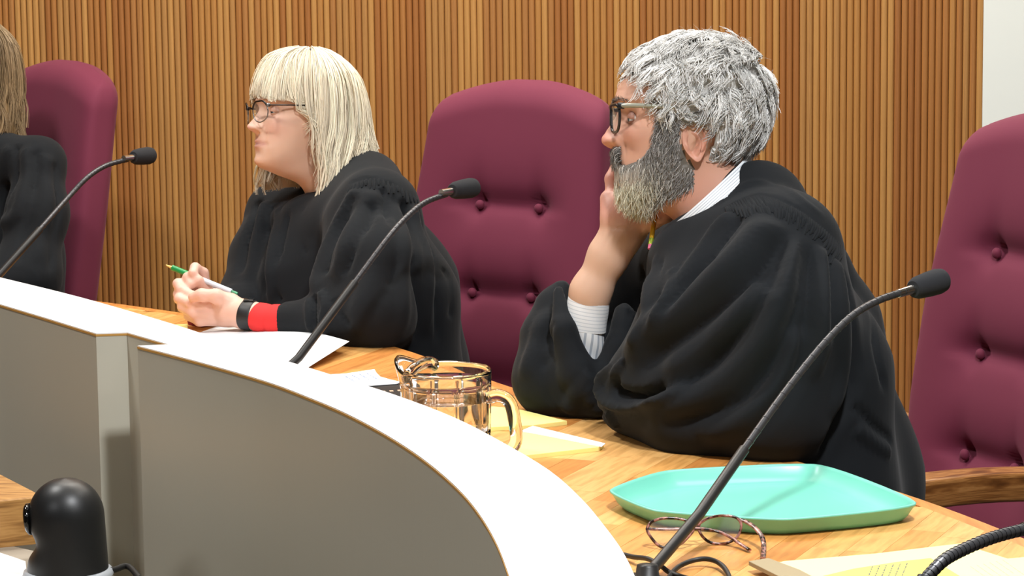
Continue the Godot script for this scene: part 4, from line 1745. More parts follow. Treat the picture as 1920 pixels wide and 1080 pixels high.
	for i in h2.v.size():
		h2.v[i] -= at
		hm.tint = Color(0.66, 0.42, 0.30).lerp(Color(0.70, 0.36, 0.28), smoothstep(0.0, 0.04, h2.v[i].y - (w(1160, 440, 4.27).y)))
		hm.p(h2.v[i])
	for i in h2.idx:
		hm.idx.append(i + hm0)
	obj("body", hm, M.skin, t)
	for ew in ews: obj("eye", ew, M.eye, t)
	man_hair(t, hx)
	# ----- glasses -----
	var gl := MB.new()
	var dark := mat(Color(0.13, 0.13, 0.14), 0.25)
	var gx := Node3D.new()
	gx.name = "glasses"
	t.add_child(gx)
	for s in [1, -1]:
		var ring := PackedVector3Array()
		for k in [[107, 11, 8], [108, 13, 20], [106, 13, 38], [100, 11, 56], [97, 2, 60], [97, -12, 57], [99, -24, 46], [103, -27, 28], [106, -22, 13], [107, -6, 8], [107, 11, 8], [108, 13, 20]]:
			ring.append(hx * Vector3(k[0] + 5, k[1] - 1, k[2] * s))
		var rr := crv(ring, 50)
		gl.tube(rr, 0.0022, 8, true)
		var ln := MB.new()
		ln.fan(rr.slice(0, 46))
		obj("lens", ln, M.lens, gx)
		var tm := MB.new()
		tm.tube(crv(PackedVector3Array([hx * Vector3(101, 9, 61 * s), hx * Vector3(88, 9, 70 * s), hx * Vector3(60, 8, 75.5 * s), hx * Vector3(20, 4, 78 * s), hx * Vector3(0, -6, 77 * s)]), 20), 0.0034, 8, true, 1.0, Vector3.UP)
		var tp := obj("temple", tm, mat(Color(0.62, 0.62, 0.56), 0.3, 0.2), gx)
		var hg := MB.new()
		hg.box(Vector3(0.011, 0.009, 0.008), Transform3D(hx.basis.orthonormalized(), hx * Vector3(100, 9, 62 * s)), 0.0015)
		obj("hinge", hg, dark, gx)
	gl.tube(PackedVector3Array([hx * Vector3(112, 8, 8), hx * Vector3(113, 10, 0), hx * Vector3(112, 8, -8)]), 0.0022, 8)
	obj("frame", gl, dark, gx)
	# ----- shirt -----
	var stripe := mat(Color(1, 1, 1), 0.85)
	stripe.vertex_color_use_as_albedo = true
	var cu := MB.new()
	cu.colored = true
	var axis := [w(1107, 547, 4.285), w(1095, 615, 4.296)]
	ring_tube(cu, axis[0], axis[1], 0.0305, 0.0335, 42, true)
	ring_tube(cu, axis[1], w(1084, 700, 4.31), 0.0325, 0.036, 30, false)
	obj("shirt_cuff", rebase(cu, at), stripe, t)
	var co := MB.new()
	co.colored = true
	var upc := crv(V([[1240, 438, 4.2], [1252, 428, 4.165], [1285, 402, 4.13], [1330, 362, 4.115], [1372, 322, 4.13], [1396, 298, 4.17], [1400, 292, 4.22], [1380, 306, 4.275], [1320, 365, 4.29], [1262, 420, 4.26], [1240, 438, 4.2]]), 60)
	var loc := crv(V([[1252, 462, 4.2], [1275, 452, 4.155], [1308, 428, 4.115], [1352, 388, 4.095], [1398, 350, 4.11], [1424, 330, 4.16], [1428, 322, 4.22], [1405, 336, 4.29], [1340, 395, 4.31], [1280, 450, 4.27], [1252, 462, 4.2]]), 60)
	var rows := []
	for j in 33:
		var row := PackedVector3Array()
		for i in upc.size():
			row.append(upc[i].lerp(loc[i], j / 32.0) - at)
		rows.append(row)
	for j in 32:
		co.tint = Color(0.78, 0.80, 0.82) if j % 4 < 3 else Color(0.36, 0.40, 0.46)
		co.grid([rows[j], rows[j + 1]], false)
	obj("shirt_collar", co, stripe, t)
	# pencil in the hand
	var p0 := w(1219, 466, 4.20)
	var p1 := w(1229, 395, 4.235)
	var ax := (p1 - p0).normalized()
	var pc := thing("pencil", "yellow pencil with a pink eraser hanging from the bearded man's hand", "pencil", p0)
	var pm := MB.new()
	pm.tube(rel(PackedVector3Array([p0 + ax * 0.017, p1]), p0), 0.0037, 6)
	obj("shaft", pm, mat(Color(0.85, 0.65, 0.12), 0.4), pc)
	var fe := MB.new()
	fe.tube(rel(PackedVector3Array([p0 + ax * 0.006, p0 + ax * 0.009, p0 + ax * 0.0115, p0 + ax * 0.014, p0 + ax * 0.017]), p0), [0.0039, 0.0042, 0.0038, 0.0042, 0.0039], 12)
	obj("ferrule", fe, mat(Color(0.72, 0.8, 0.3), 0.25, 0.7), pc)
	var er := MB.new()
	er.tube(rel(PackedVector3Array([p0 - ax * 0.001, p0, p0 + ax * 0.006]), p0), [0.0025, 0.0036, 0.0037], 12)
	obj("eraser", er, mat(Color(0.85, 0.42, 0.55), 0.8), pc)

# a sleeve of alternating stripes: rings across (round) or along its length
func ring_tube(mb: MB, p: Vector3, q: Vector3, r0: float, r1: float, n: int, across: bool) -> void:
	var d := (q - p).normalized()
	var x := d.cross(Vector3(0, 0, 1)).normalized()
	var y := d.cross(x)
	var S := 56
	for j in n:
		for i in S:
			var on_ := (j % 4 == 3) if across else (i % 3 == 2)
			mb.tint = (Color(0.60, 0.64, 0.69) if across else Color(0.42, 0.46, 0.52)) if on_ else Color(0.80, 0.82, 0.84)
			var k := []
			for c in [[i, j], [i + 1, j], [i + 1, j + 1], [i, j + 1]]:
				var a: float = TAU * c[0] / S
				var u: float = float(c[1]) / n
				var wr := 0.0012 * sin(a * 3.0 + u * 9.0) * (0.3 if across else 1.0)
				k.append(mb.p(p.lerp(q, u) + (x * cos(a) + y * sin(a)) * (lerpf(r0, r1, u) + wr)))
			mb.quad(k[0], k[1], k[2], k[3])

func man_hairline(x: float) -> float:
	var t := [[120, 66], [95, 58], [66, 52], [58, 34], [50, 10], [36, -12], [17, -19], [-8, -16], [-26, -28], [-31, -64], [-50, -68], [-130, -72]]
	for i in t.size() - 1:
		if x <= t[i][0] and x >= t[i + 1][0]:
			return remap(x, t[i][0], t[i + 1][0], t[i][1], t[i + 1][1])
	return -70.0

func man_hair(t: Node3D, hx: Transform3D) -> void:
	rng.seed = 21
	var nz := FastNoiseLite.new()
	nz.seed = 3
	nz.frequency = 1.0
	var mb := MB.new()
	mb.colored = true
	# under layer
	var N := 70
	var NA := 90
	var ids := {}
	for j in N + 1:
		var r := ring_at(RINGS_M, 3.0 + 11.0 * j / N)
		for i in NA:
			var q := head_point(r, TAU * i / NA)
			var m := q.y - man_hairline(q.x)
			if m < -3.0: continue
			var n := (q - Vector3(-5, -5, 0)).normalized()
			var th := smoothstep(-3.0, 22.0, m) * (7.5 + 2.5 * nz.get_noise_3dv(q * 0.06))
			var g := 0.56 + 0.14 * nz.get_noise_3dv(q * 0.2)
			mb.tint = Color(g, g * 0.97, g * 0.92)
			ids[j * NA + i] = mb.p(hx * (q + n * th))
	for j in N:
		for i in NA:
			var k := [j * NA + i, j * NA + (i + 1) % NA, (j + 1) * NA + (i + 1) % NA, (j + 1) * NA + i]
			if k.all(func(z): return ids.has(z)):
				mb.quad(ids[k[0]], ids[k[3]], ids[k[2]], ids[k[1]])
	# curls: locks of hair that share a bend
	for lk in 1250:
		var tt := 3.5 + 10.2 * pow(rng.randf(), 0.8)
		var an := rng.randf() * TAU
		var q := head_point(ring_at(RINGS_M, tt), an)
		if q.y < man_hairline(q.x) - 1.0 or (q.z < -25.0 and rng.randf() < 0.75): continue
		var n := (q - Vector3(-5, 0, 0)).normalized()
		# combed forward in front, down and back at the sides
		var flow := Vector3(0.25, -1.0, 0)
		if q.x > 35.0 and q.y > 40.0: flow = Vector3(0.7, -0.5, 0.25)
		elif q.y > 70.0: flow = Vector3(0.35, -0.3, 0.8 * signf(q.z))
		elif q.x < -50.0: flow = Vector3(-0.1, -1.0, 0.15)
		flow += Vector3(rng.randf_range(-0.5, 0.5), rng.randf_range(-0.4, 0.3), rng.randf_range(-0.5, 0.5))
		flow = (flow - n * flow.dot(n)).normalized()
		var side := n.cross(flow)
		var ln := rng.randf_range(30.0, 52.0)
		if q.x > 55.0 and q.y < 84.0: ln *= 0.36
		elif q.x > 28.0 and q.y < 40.0: ln *= 0.5
		if q.y < -30.0: ln *= 0.6
		if q.x > -32.0 and q.x < 22.0 and q.y < 24.0:
			flow = (Vector3(-1.0, -0.15, 0) - n * n.dot(Vector3(-1.0, -0.15, 0))).normalized()
			side = n.cross(flow)
			ln *= 0.55
		var amp := rng.randf_range(3.0, 7.5)
		var ph := rng.randf() * TAU
		var wl := rng.randf_range(0.8, 1.5)
		var gr := rng.randf_range(0.66, 0.98)
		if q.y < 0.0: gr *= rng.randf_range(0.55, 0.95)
		var lift := rng.randf_range(11.0, 17.0) * smoothstep(-2.0, 24.0, q.y - man_hairline(q.x)) + 2.0
		for s in 11:
			var o := (flow * rng.randfn(0, 3.4) + side * rng.randfn(0, 3.4))
			var lw := ln * rng.randf_range(0.75, 1.15)
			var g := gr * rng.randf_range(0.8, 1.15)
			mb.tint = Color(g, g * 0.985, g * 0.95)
			var pts := PackedVector3Array()
			var rf := rng.randf_range(-0.3, 0.3)
			for k in 9:
				var u := k / 8.0
				var cv := sin(ph + rf + u * TAU * wl)
				var cu := cos(ph + rf + u * TAU * wl)
				var p := q + o + flow * (u * lw) + side * (cv * amp * u) + n * (lift * (1.0 - exp(-u * 5.0)) + cu * amp * 0.35 * u - u * u * lw * lw * 0.0042)
				pts.append(hx * p)
			strand(mb, pts, rng.randf_range(0.0006, 0.00105))
	# a few strays
	for s in 70:
		var q := head_point(ring_at(RINGS_M, rng.randf_range(9.0, 13.6)), rng.randf_range(1.2, 5.0))
		var n := (q - Vector3(-5, 0, 0)).normalized()
		var tg := n.cross(Vector3(rng.randf() - 0.5, rng.randf() - 0.5, rng.randf() - 0.5)).normalized()
		var pts := PackedVector3Array()
		for k in 6:
			var u := k / 5.0
			pts.append(hx * (q + n * (10.0 + u * rng.randf_range(14, 17)) + tg * (u * u * 14.0)))
		mb.tint = Color(0.7, 0.69, 0.66)
		strand(mb, pts, 0.00022)
	# eyebrows
	for s in 140:
		var sg := 1.0 if s % 2 == 0 else -1.0
		var u := rng.randf()
		var q := face(head_point(ring_at(RINGS_M, 9.0), 0.0), [[6, 0, 9], [-54, 0, 10]], [])
		q = Vector3(108.0 - 20.0 * u * u, 15.0 + 5.0 * sin(u * 3.0) + rng.randf_range(-3, 3), sg * (9.0 + 40.0 * u))
		var g := rng.randf_range(0.1, 0.3)
		mb.tint = Color(g, g * 0.94, g * 0.88)
		var e := Vector3(rng.randf_range(1, 4), rng.randf_range(-1, 5), sg * rng.randf_range(5, 9))
		strand(mb, PackedVector3Array([hx * q, hx * (q + e * 0.5 + Vector3(1.5, 0, 0)), hx * (q + e)]), 0.0005)
	var h := obj("hair", mb, M.hair, t)
	h.set_meta("label", "curly grey and white hair")
	# ----- beard -----
	var bm := MB.new()
	bm.colored = true
	var top := func(q: Vector3) -> float: # signed depth inside the beard, millimetres, on the skin point
		var x := q.x
		var edge := -46.0
		if absf(q.z) > 24.0 or x < 60.0:
			# cheek line from the moustache's corner up to the sideburn
			edge = tab([[200, -72], [100, -74], [86, -74], [70, -66], [56, -48], [50, -16], [44, 2], [30, 2], [-10, 2]], x)
		var e := edge - q.y
		if x < 34.0: e = minf(e, x - 14.0 + maxf(0.0, (-q.y - 45.0)) * 0.55)
		if x < 14.0 and q.y > -78.0: e = minf(e, -1.0)
		return minf(e, q.x + 6.0)
	var ib := {}
	for j in 91:
		var r := ring_at(RINGS_M, 2.75 + 5.8 * j / 90.0)
		for i in 121:
			var an := -2.2 + 4.4 * i / 120.0
			var q := face(head_point(r, an), [[6, 0, 9], [-54, 0, 10]], [])
			var e: float = top.call(q)
			if e < -1.0: continue
			var n := (q - Vector3(20, -55, 0)).normalized()
			var chin := smoothstep(-60.0, -100.0, q.y) * smoothstep(40.0, 80.0, q.x)
			var th := smoothstep(-1.0, 14.0, e) * (2.5 + 7.0 * chin + 2.0 * smoothstep(90.0, 100.0, q.x))
			var g := 0.13 + 0.25 * chin - 0.07 * smoothstep(88.0, 98.0, q.x) * smoothstep(-80.0, -70.0, q.y)
			bm.tint = Color(g * 1.08, g * 0.95, g * 0.8)
			ib[j * 200 + i] = bm.p(hx * (q + n * th))
	for j in 90:
		for i in 120:
			var k := [j * 200 + i, j * 200 + i + 1, (j + 1) * 200 + i + 1, (j + 1) * 200 + i]
			if k.all(func(z): return ib.has(z)):
				bm.quad(ib[k[0]], ib[k[3]], ib[k[2]], ib[k[1]])
	for s in 14000:
		var r := ring_at(RINGS_M, rng.randf_range(2.75, 8.5))
		var q := face(head_point(r, rng.randf_range(-1.6, 2.15)), [[6, 0, 9], [-54, 0, 10]], [])
		if top.call(q) < rng.randf_range(-1.0, 3.0): continue
		var n := (q - Vector3(20, -55, 0)).normalized()
		var chin := smoothstep(-62.0, -108.0, q.y) * smoothstep(15.0, 80.0, q.x)
		var mous := smoothstep(84.0, 98.0, q.x) * smoothstep(-76.0, -66.0, q.y)
		var flow := Vector3(0.15, -1.0, 0).lerp(Vector3(0.35, -0.9, 0), chin)
		if q.x < 50.0: flow = Vector3(0.35, -1.0, 0)
		flow += Vector3(rng.randf_range(-0.4, 0.4), 0, rng.randf_range(-0.4, 0.4))
		flow = (flow - n * flow.dot(n) * 0.6).normalized()
		var ln := rng.randf_range(9.0, 15.0) + 11.0 * chin
		var lift := (4.0 + 6.0 * chin + 6.0 * mous) * rng.randf_range(0.7, 1.25)
		var g := rng.randf_range(0.14, 0.34)
		if rng.randf() < chin * 1.4 - 0.1: g = rng.randf_range(0.5, 0.85)
		if mous > 0.4: g = rng.randf_range(0.06, 0.30)
		if rng.randf() < 0.18: g = rng.randf_range(0.45, 0.7)
		var warm := lerpf(0.90, 0.72, clampf(chin, 0.0, 1.0))
		bm.tint = Color(g * 1.03, g * 0.97, g * warm)
		var bd := n.cross(flow) * rng.randf_range(-3.0, 3.0)
		var pts := PackedVector3Array()
		for k in 6:
			var u := k / 5.0
			pts.append(hx * (q + n * (lift * (1.0 - exp(-u * 4.0)) + 1.0 - u * u * 2.0) + flow * (ln * u) + bd * u * u))
		strand(bm, pts, rng.randf_range(0.0004, 0.0006))
	var bo := obj("beard", bm, M.hair, t)
	bo.set_meta("label", "full beard, dark grey at the moustache and cream at the chin")

func build_woman() -> void:
	var at := w(700, 660, 5.2)
	at.y = 0.0
	var t := thing("person", "blond woman with glasses in a black robe, hands clasped round a pen", "person", at)
	var b := Blob.new()
	b.chain([C(602, 432, 5.25, 0.042), C(690, 345, 5.27, 0.045)], 0.03)
	b.chain([C(690, 345, 5.27, 0.045), C(708, 394, 5.1, 0.056)], 0.04)
	b.chain([C(616, 432, 5.24, 0.046), C(706, 398, 5.1, 0.055)], 0.05)
	b.chain([C(585, 430, 5.3, 0.045), C(520, 400, 5.42, 0.045)], 0.04)
	b.chain([C(690, 348, 5.25, 0.045), C(640, 365, 5.4, 0.05), C(520, 400, 5.42, 0.045)], 0.05)
	b.chain([C(688, 388, 5.2, 0.066), C(738, 540, 5.22, 0.108), C(752, 700, 5.25, 0.115), C(750, 800, 5.25, 0.12)], 0.05)
	b.chain([C(708, 395, 5.1, 0.055), C(760, 560, 5.08, 0.085), C(765, 700, 5.1, 0.10)], 0.05)
	b.chain([C(575, 420, 5.28, 0.045), C(575, 520, 5.25, 0.075), C(600, 700, 5.25, 0.11)], 0.05)
	b.chain([C(640, 440, 5.2, 0.06), C(660, 700, 5.2, 0.11)], 0.05)
	# left sleeve
	b.chain([C(706, 395, 5.09, 0.055), C(708, 500, 5.0, 0.072), C(705, 588, 4.96, 0.062), C(640, 600, 4.98, 0.045), C(545, 600, 5.03, 0.033)], 0.04)
	b.chain([C(655, 425, 5.1, 0.042), C(640, 535, 5.02, 0.046)], 0.04)
	# right sleeve
	b.chain([C(518, 402, 5.42, 0.045), C(488, 480, 5.38, 0.052), C(468, 560, 5.33, 0.056)], 0.03)
	b.chain([C(468, 562, 5.32, 0.05), C(440, 578, 5.24, 0.034), C(424, 584, 5.2, 0.028)], 0.03)
	b.chain([C(520, 440, 5.36, 0.05), C(500, 600, 5.3, 0.055)], 0.04)
	var lap := w(740, 800, 5.25)
	for s in [[0.0, 0.0], [-0.17, -0.24]]:
		var h := Vector3(lap.x + s[0] - 0.02, 0.56, lap.z + s[1] + 0.05)
		b.chain([[h, 0.11], [h + Vector3(-0.36, -0.03, 0.20), 0.08], [h + Vector3(-0.42, -0.40, 0.23), 0.085]], 0.06)
	var mb := MB.new()
	b.net(0.0065, mb)
	var fl := []
	for k in [
		[0.022, 0.010, [[676, 349], [650, 390], [630, 423], [599, 497], [590, 529], [600, 552]]],
		[0.016, -0.012, [[668, 362], [640, 425], [615, 485], [606, 520]]],
		[0.026, 0.010, [[701, 353], [666, 416], [640, 480], [625, 528]]],
		[0.018, -0.013, [[697, 380], [690, 420], [655, 485], [640, 520]]],
		[0.012, -0.009, [[718, 352], [722, 390], [729, 430]]],
		[0.030, 0.008, [[722, 400], [710, 480], [680, 560], [668, 630]]],
		[0.014, -0.008, [[738, 360], [746, 420], [738, 510], [728, 540]]],
		[0.022, 0.007, [[750, 380], [760, 470], [758, 560], [740, 640]]],
		[0.022, -0.018, [[757, 372], [765, 410], [780, 497], [788, 568], [775, 650]]],
		[0.022, 0.009, [[772, 380], [792, 450], [804, 540], [800, 640]]],
		[0.014, -0.012, [[785, 392], [806, 470], [818, 568], [822, 650]]],
		[0.016, -0.008, [[798, 410], [830, 500], [845, 600]]],
		# elbow wrinkles
		[0.012, 0.010, [[600, 545], [610, 575], [605, 605], [618, 628]]],
		[0.010, -0.011, [[590, 555], [588, 585], [592, 615]]],
		[0.012, 0.008, [[580, 560], [578, 590], [584, 620]]],
		[0.014, -0.008, [[625, 560], [640, 590], [660, 610]]],
		# chest and far sleeve
		[0.020, -0.016, [[486, 372], [474, 410], [458, 460], [446, 520]]],
		[0.018, 0.009, [[496, 376], [486, 420], [476, 470], [464, 530]]],
		[0.016, -0.014, [[510, 382], [500, 430], [494, 490], [498, 560]]],
		[0.016, 0.008, [[522, 385], [512, 450], [506, 520], [510, 580]]],
		[0.014, -0.012, [[540, 392], [524, 470], [522, 560], [528, 600]]],
		[0.010, -0.005, [[572, 385], [572, 470], [575, 560]]],
		[0.008, -0.004, [[655, 345], [690, 335], [730, 345], [790, 385]]],
	]:
		fl.append([k[0], k[1], on(b, k[2], 12)])
	fold(mb, fl)
	var up := crv2(PackedVector2Array([Vector2(655, 352), Vector2(680, 338), Vector2(710, 335), Vector2(745, 348), Vector2(775, 368), Vector2(800, 392)]), 40)
	for i in range(0, 41, 2):
		var d := Vector2(-0.2 + 0.5 * i / 40.0, 1.0) * (17.0 + 6.0 * sin(i * 2.3))
		var q := on(b, [[up[i].x, up[i].y], [up[i].x + d.x * 0.5, up[i].y + d.y * 0.5], [up[i].x + d.x, up[i].y + d.y]])
		if q.size() == 3: mb.tube(q, [0.0015, 0.0033, 0.0018], 8)
	obj("robe", rebase(mb, at), M.robe, t)
	# red shirt at the cuffs and neck
	var redm := mat(Color(0.86, 0.17, 0.17), 0.85)
	var cf := MB.new()
	var cp := V([[478, 594, 5.055], [484, 595, 5.052], [495, 597, 5.048], [503, 598, 5.045], [506, 598, 5.044], [512, 599, 5.042], [530, 600, 5.035], [545, 600, 5.03]])
	cf.tube(rel(cp, at), [0.0255, 0.0285, 0.0292, 0.0285, 0.0268, 0.0292, 0.0300, 0.0290], 28, true, 0.92)
	obj("cuff", cf, redm, t)
	var cf2 := MB.new()
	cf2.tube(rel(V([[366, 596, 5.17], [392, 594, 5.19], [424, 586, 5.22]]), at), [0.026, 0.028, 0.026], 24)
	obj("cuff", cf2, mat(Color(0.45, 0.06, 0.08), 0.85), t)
	# ----- head -----
	var yaw := deg_to_rad(24.0)
	var f := (-rv * cos(yaw) - fv * sin(yaw))
	var sd := (-fv * cos(yaw) + rv * sin(yaw))
	var hx := Transform3D(Basis(f * 0.001, uv_ * 0.001, sd * 0.001), w(578, 211, 5.28) - at)
	var nose := [[8, 0, 8], [0, 3, 7.5], [-10, 9, 8], [-20, 17, 9.5], [-27, 22, 11], [-32, 20, 11], [-37, 11, 10], [-41, 3, 9], [-44, 0, 9]]
	var bumps := [[-1, 31, 10, 14, -9, 0], [18, 28, 6, 20, 2, 0], [-31, 13, 6.5, 6, 8, 0.6], [-38, 8, 3, 4, -4, 0], [-24, 44, 16, 15, 4, 2], [-54, 0, 4, 16, 2.4, 0], [-58.5, 0, 1.6, 15, -3.2, 0], [-60.5, 21, 1.9, 8, -2.8, 0], [-63, 0, 4, 15, 2.6, 0], [-63, 29, 3.0, 6, -1.6, 0], [-75, 0, 7, 16, -3.4, 0], [-90, 0, 9, 15, 4, 0], [-44, 25, 11, 4, -2.2, 0], [-48, 0, 4, 3, -1.5, 0], [-70, 34, 14, 10, 1, 1], [-16, 28, 3, 11, 1.2, 0], [-66, 27, 9, 3, -1.6, 0]]
	var skin := Color(0.76, 0.49, 0.36)
	var pink := Color(0.78, 0.36, 0.31)
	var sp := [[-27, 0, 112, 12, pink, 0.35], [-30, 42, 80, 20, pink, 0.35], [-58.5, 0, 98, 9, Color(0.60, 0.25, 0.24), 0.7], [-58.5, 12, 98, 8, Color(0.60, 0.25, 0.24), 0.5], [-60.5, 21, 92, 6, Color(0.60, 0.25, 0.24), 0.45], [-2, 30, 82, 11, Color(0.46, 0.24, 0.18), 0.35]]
	var hm := MB.new()
	head_mesh(hm, RINGS_W, nose, bumps, hx, skin, sp)
	for s in [1, -1]:
		var ef := hx * Transform3D(Basis(Vector3(0, 0, 1), -0.12), Vector3(-6, -24, s * 66.0))
		if s < 0: ef = ef * Transform3D(Basis.from_scale(Vector3(1, 1, -1)), Vector3.ZERO)
		ear(hm, ef * Transform3D(Basis(Vector3(0, 1, 0), -0.4), Vector3.ZERO), Color(0.68, 0.38, 0.28), 15, 27)
	var ews := []
	for s in [1, -1]:
		var ew := MB.new()
		ews.append(ew)
		eye(ew, hm, hx, Vector3(71, -1, 31 * s), Vector3(1, -0.2, 0.05), 12.0, Color(0.60, 0.35, 0.26), -0.06)
	woman_hands(hm, at, t)
	obj("body", hm, M.skin, t)
	for ew in ews: obj("eye", ew, M.eye, t)
	woman_hair(t, hx)
	var pe := MB.new()
	pe.ball(hx * Vector3(2, -55, 73), Vector3.ONE * 0.0042, 14, 10)
	obj("earring", pe, mat(Color(0.92, 0.90, 0.86), 0.2), t)
	# ----- glasses -----
	var gx := Node3D.new()
	gx.name = "glasses"
	t.add_child(gx)
	var dark := mat(Color(0.10, 0.07, 0.06), 0.3, 0.4)
	var silver := mat(Color(0.55, 0.55, 0.55), 0.25, 0.8)
	for s in [1, -1]:
		var ring := PackedVector3Array()
		for k in 15:
			var a := TAU * k / 13.0
			var zz := 33.0 + 22.0 * cos(a) * (1.0 + 0.08 * signf(cos(a)))
			var yy := -3.0 + 19.0 * sin(a) + (3.0 if sin(a) > 0.0 and cos(a) > 0.3 else 0.0)
			ring.append(hx * Vector3(112.0 - pow(zz / 58.0, 2.0) * 15.0 + yy * 0.10, yy, zz * s))
		var rr := crv(ring, 56)
		var g := MB.new()
		g.tube(rr.slice(0, 53), 0.0011, 8)
		obj("rim", g, silver, gx)
		var br := MB.new() # dark brow bar
		var seg := PackedVector3Array()
		for k in range(3, 25): seg.append(rr[k])
		br.tube(seg, 0.0017, 8)
		obj("brow_bar", br, dark, gx)
		var ln := MB.new()
		ln.fan(rr.slice(0, 52))
		obj("lens", ln, M.lens, gx)
		var hg := MB.new()
		hg.box(Vector3(0.008, 0.007, 0.006), Transform3D(hx.basis.orthonormalized(), hx * Vector3(97, 8, 57 * s)), 0.0015)
		obj("hinge", hg, silver, gx)
		var tm := MB.new()
		tm.tube(crv(PackedVector3Array([hx * Vector3(97, 8, 58 * s), hx * Vector3(80, 8, 67 * s), hx * Vector3(50, 8, 73 * s), hx * Vector3(10, 7, 75 * s), hx * Vector3(-8, -2, 74 * s)]), 18), 0.0021, 8, true, 0.6, Vector3.UP)
		obj("temple", tm, dark, gx)
	var nb := MB.new()
	nb.tube(crv(PackedVector3Array([hx * Vector3(110, 3, 12), hx * Vector3(113, 6, 0), hx * Vector3(110, 3, -12)]), 10), 0.0013, 8)
	obj("bridge", nb, dark, gx)
	# watch
	var wt := Node3D.new()
	wt.name = "wrist_band"
	t.add_child(wt)
	var ws := MB.new()
	var wp := V([[455, 589, 5.062], [458, 589.5, 5.061], [474, 592, 5.056], [477, 592.5, 5.055]])
	ws.tube(rel(wp, at), [0.0265, 0.0285, 0.0285, 0.0265], 32, true, 0.96)
	obj("strap", ws, mat(Color(0.06, 0.06, 0.07), 0.5), wt)
	var wf := MB.new()
	wf.box(Vector3(0.019, 0.005, 0.026), Transform3D(Basis(Vector3(0, 0, 1), -0.05), w(467, 562, 5.056) - at), 0.0018)
	obj("watch_face", wf, mat(Color(0.12, 0.13, 0.14), 0.1), wt)
	# pen
	var p0 := w(311, 497, 5.14)
	var p1 := w(445, 551, 5.10)
	var ax := (p1 - p0).normalized()
	var pn := thing("ballpoint_pen", "white ballpoint pen with a green grip held in the blond woman's fingers", "pen", p0)
	var L := p0.distance_to(p1)
	var segs := [["tip", 0.0, 0.10, [0.0008, 0.0034], Color(0.85, 0.75, 0.45)], ["grip", 0.09, 0.36, [0.0052, 0.0052], Color(0.06, 0.55, 0.28)], ["barrel", 0.36, 0.92, [0.0048, 0.0046], Color(0.82, 0.86, 0.9)], ["button", 0.92, 1.0, [0.003, 0.003], Color(0.3, 0.6, 0.45)]]
	for s in segs:
		var m := MB.new()
		m.tube(rel(PackedVector3Array([p0 + ax * L * s[1], p0 + ax * L * s[2]]), p0), s[3], 14)
		obj(s[0], m, mat(s[4], 0.3, 0.3 if s[0] == "tip" else 0.0), pn)
	var cl := MB.new()
	cl.tube(rel(PackedVector3Array([p0 + ax * L * 0.66 + Vector3(0, -0.006, 0.004), p0 + ax * L * 0.93 + Vector3(0, -0.006, 0.003)]), p0), 0.0014, 8)
	obj("clip", cl, M.chrome, pn)

func woman_hands(hm: MB, at: Vector3, t: Node3D) -> void:
	var b := Blob.new()
	# left hand, nearer: back of the hand towards us, fingers wrapping to the left
	b.chain([C(500, 597, 5.046, 0.024), C(462, 590, 5.06, 0.0235), C(435, 584, 5.075, 0.026)], 0.015)
	b.ell(w(412, 580, 5.085), Vector3(0.040, 0.031, 0.016), Basis(rv, -0.0) * Basis(uv_, -0.25) * Basis(fv, 0.15), 0.015)
	for k in [
		[[388, 560, 5.09], [362, 556, 5.095], [340, 543, 5.11], [334, 532, 5.13]],
		[[388, 573, 5.08], [358, 570, 5.083], [336, 560, 5.10], [333, 551, 5.13]],
		[[392, 588, 5.08], [362, 587, 5.083], [342, 576, 5.10], [340, 566, 5.13]],
		[[398, 601, 5.085], [374, 602, 5.088], [354, 592, 5.105], [352, 582, 5.13]]]:
		var pts := []
		var rr := 0.0098
		for q in k:
			pts.append(C(q[0], q[1], q[2], rr))
			rr -= 0.0007
		b.chain(pts, 0.005)
	b.chain([C(432, 566, 5.07, 0.015), C(405, 555, 5.06, 0.0118), C(378, 553, 5.06, 0.0102), C(362, 557, 5.066, 0.009)], 0.008)
	# right hand, behind: holding the pen
	b.chain([C(420, 584, 5.2, 0.024), C(395, 575, 5.18, 0.022)], 0.015)
	b.ell(w(378, 560, 5.165), Vector3(0.033, 0.036, 0.017), Basis(uv_, 0.3), 0.015)
	for k in [
		[[385, 535, 5.15], [381, 512, 5.145], [366, 502, 5.13], [362, 512, 5.115]],
		[[366, 542, 5.15], [352, 528, 5.14], [352, 520, 5.125], [358, 534, 5.112]],
		[[356, 556, 5.15], [338, 541, 5.14], [334, 532, 5.125], [342, 545, 5.112]],
		[[350, 568, 5.15], [336, 560, 5.145], [336, 552, 5.13], [345, 560, 5.12]]]:
		var pts := []
		var rr := 0.0100
		for q in k:
			pts.append(C(q[0], q[1], q[2], rr))
			rr -= 0.0006
		b.chain(pts, 0.005)
	b.chain([C(398, 556, 5.15, 0.014), C(386, 540, 5.13, 0.0115), C(372, 526, 5.115, 0.0098)], 0.008)
	var m := MB.new()
	b.net(0.003, m)
	var k0 := hm.v.size()
	for p in m.v:
		hm.tint = Color(0.72, 0.45, 0.36)
		hm.p(p - at)
	for i in m.idx:
		hm.idx.append(i + k0)

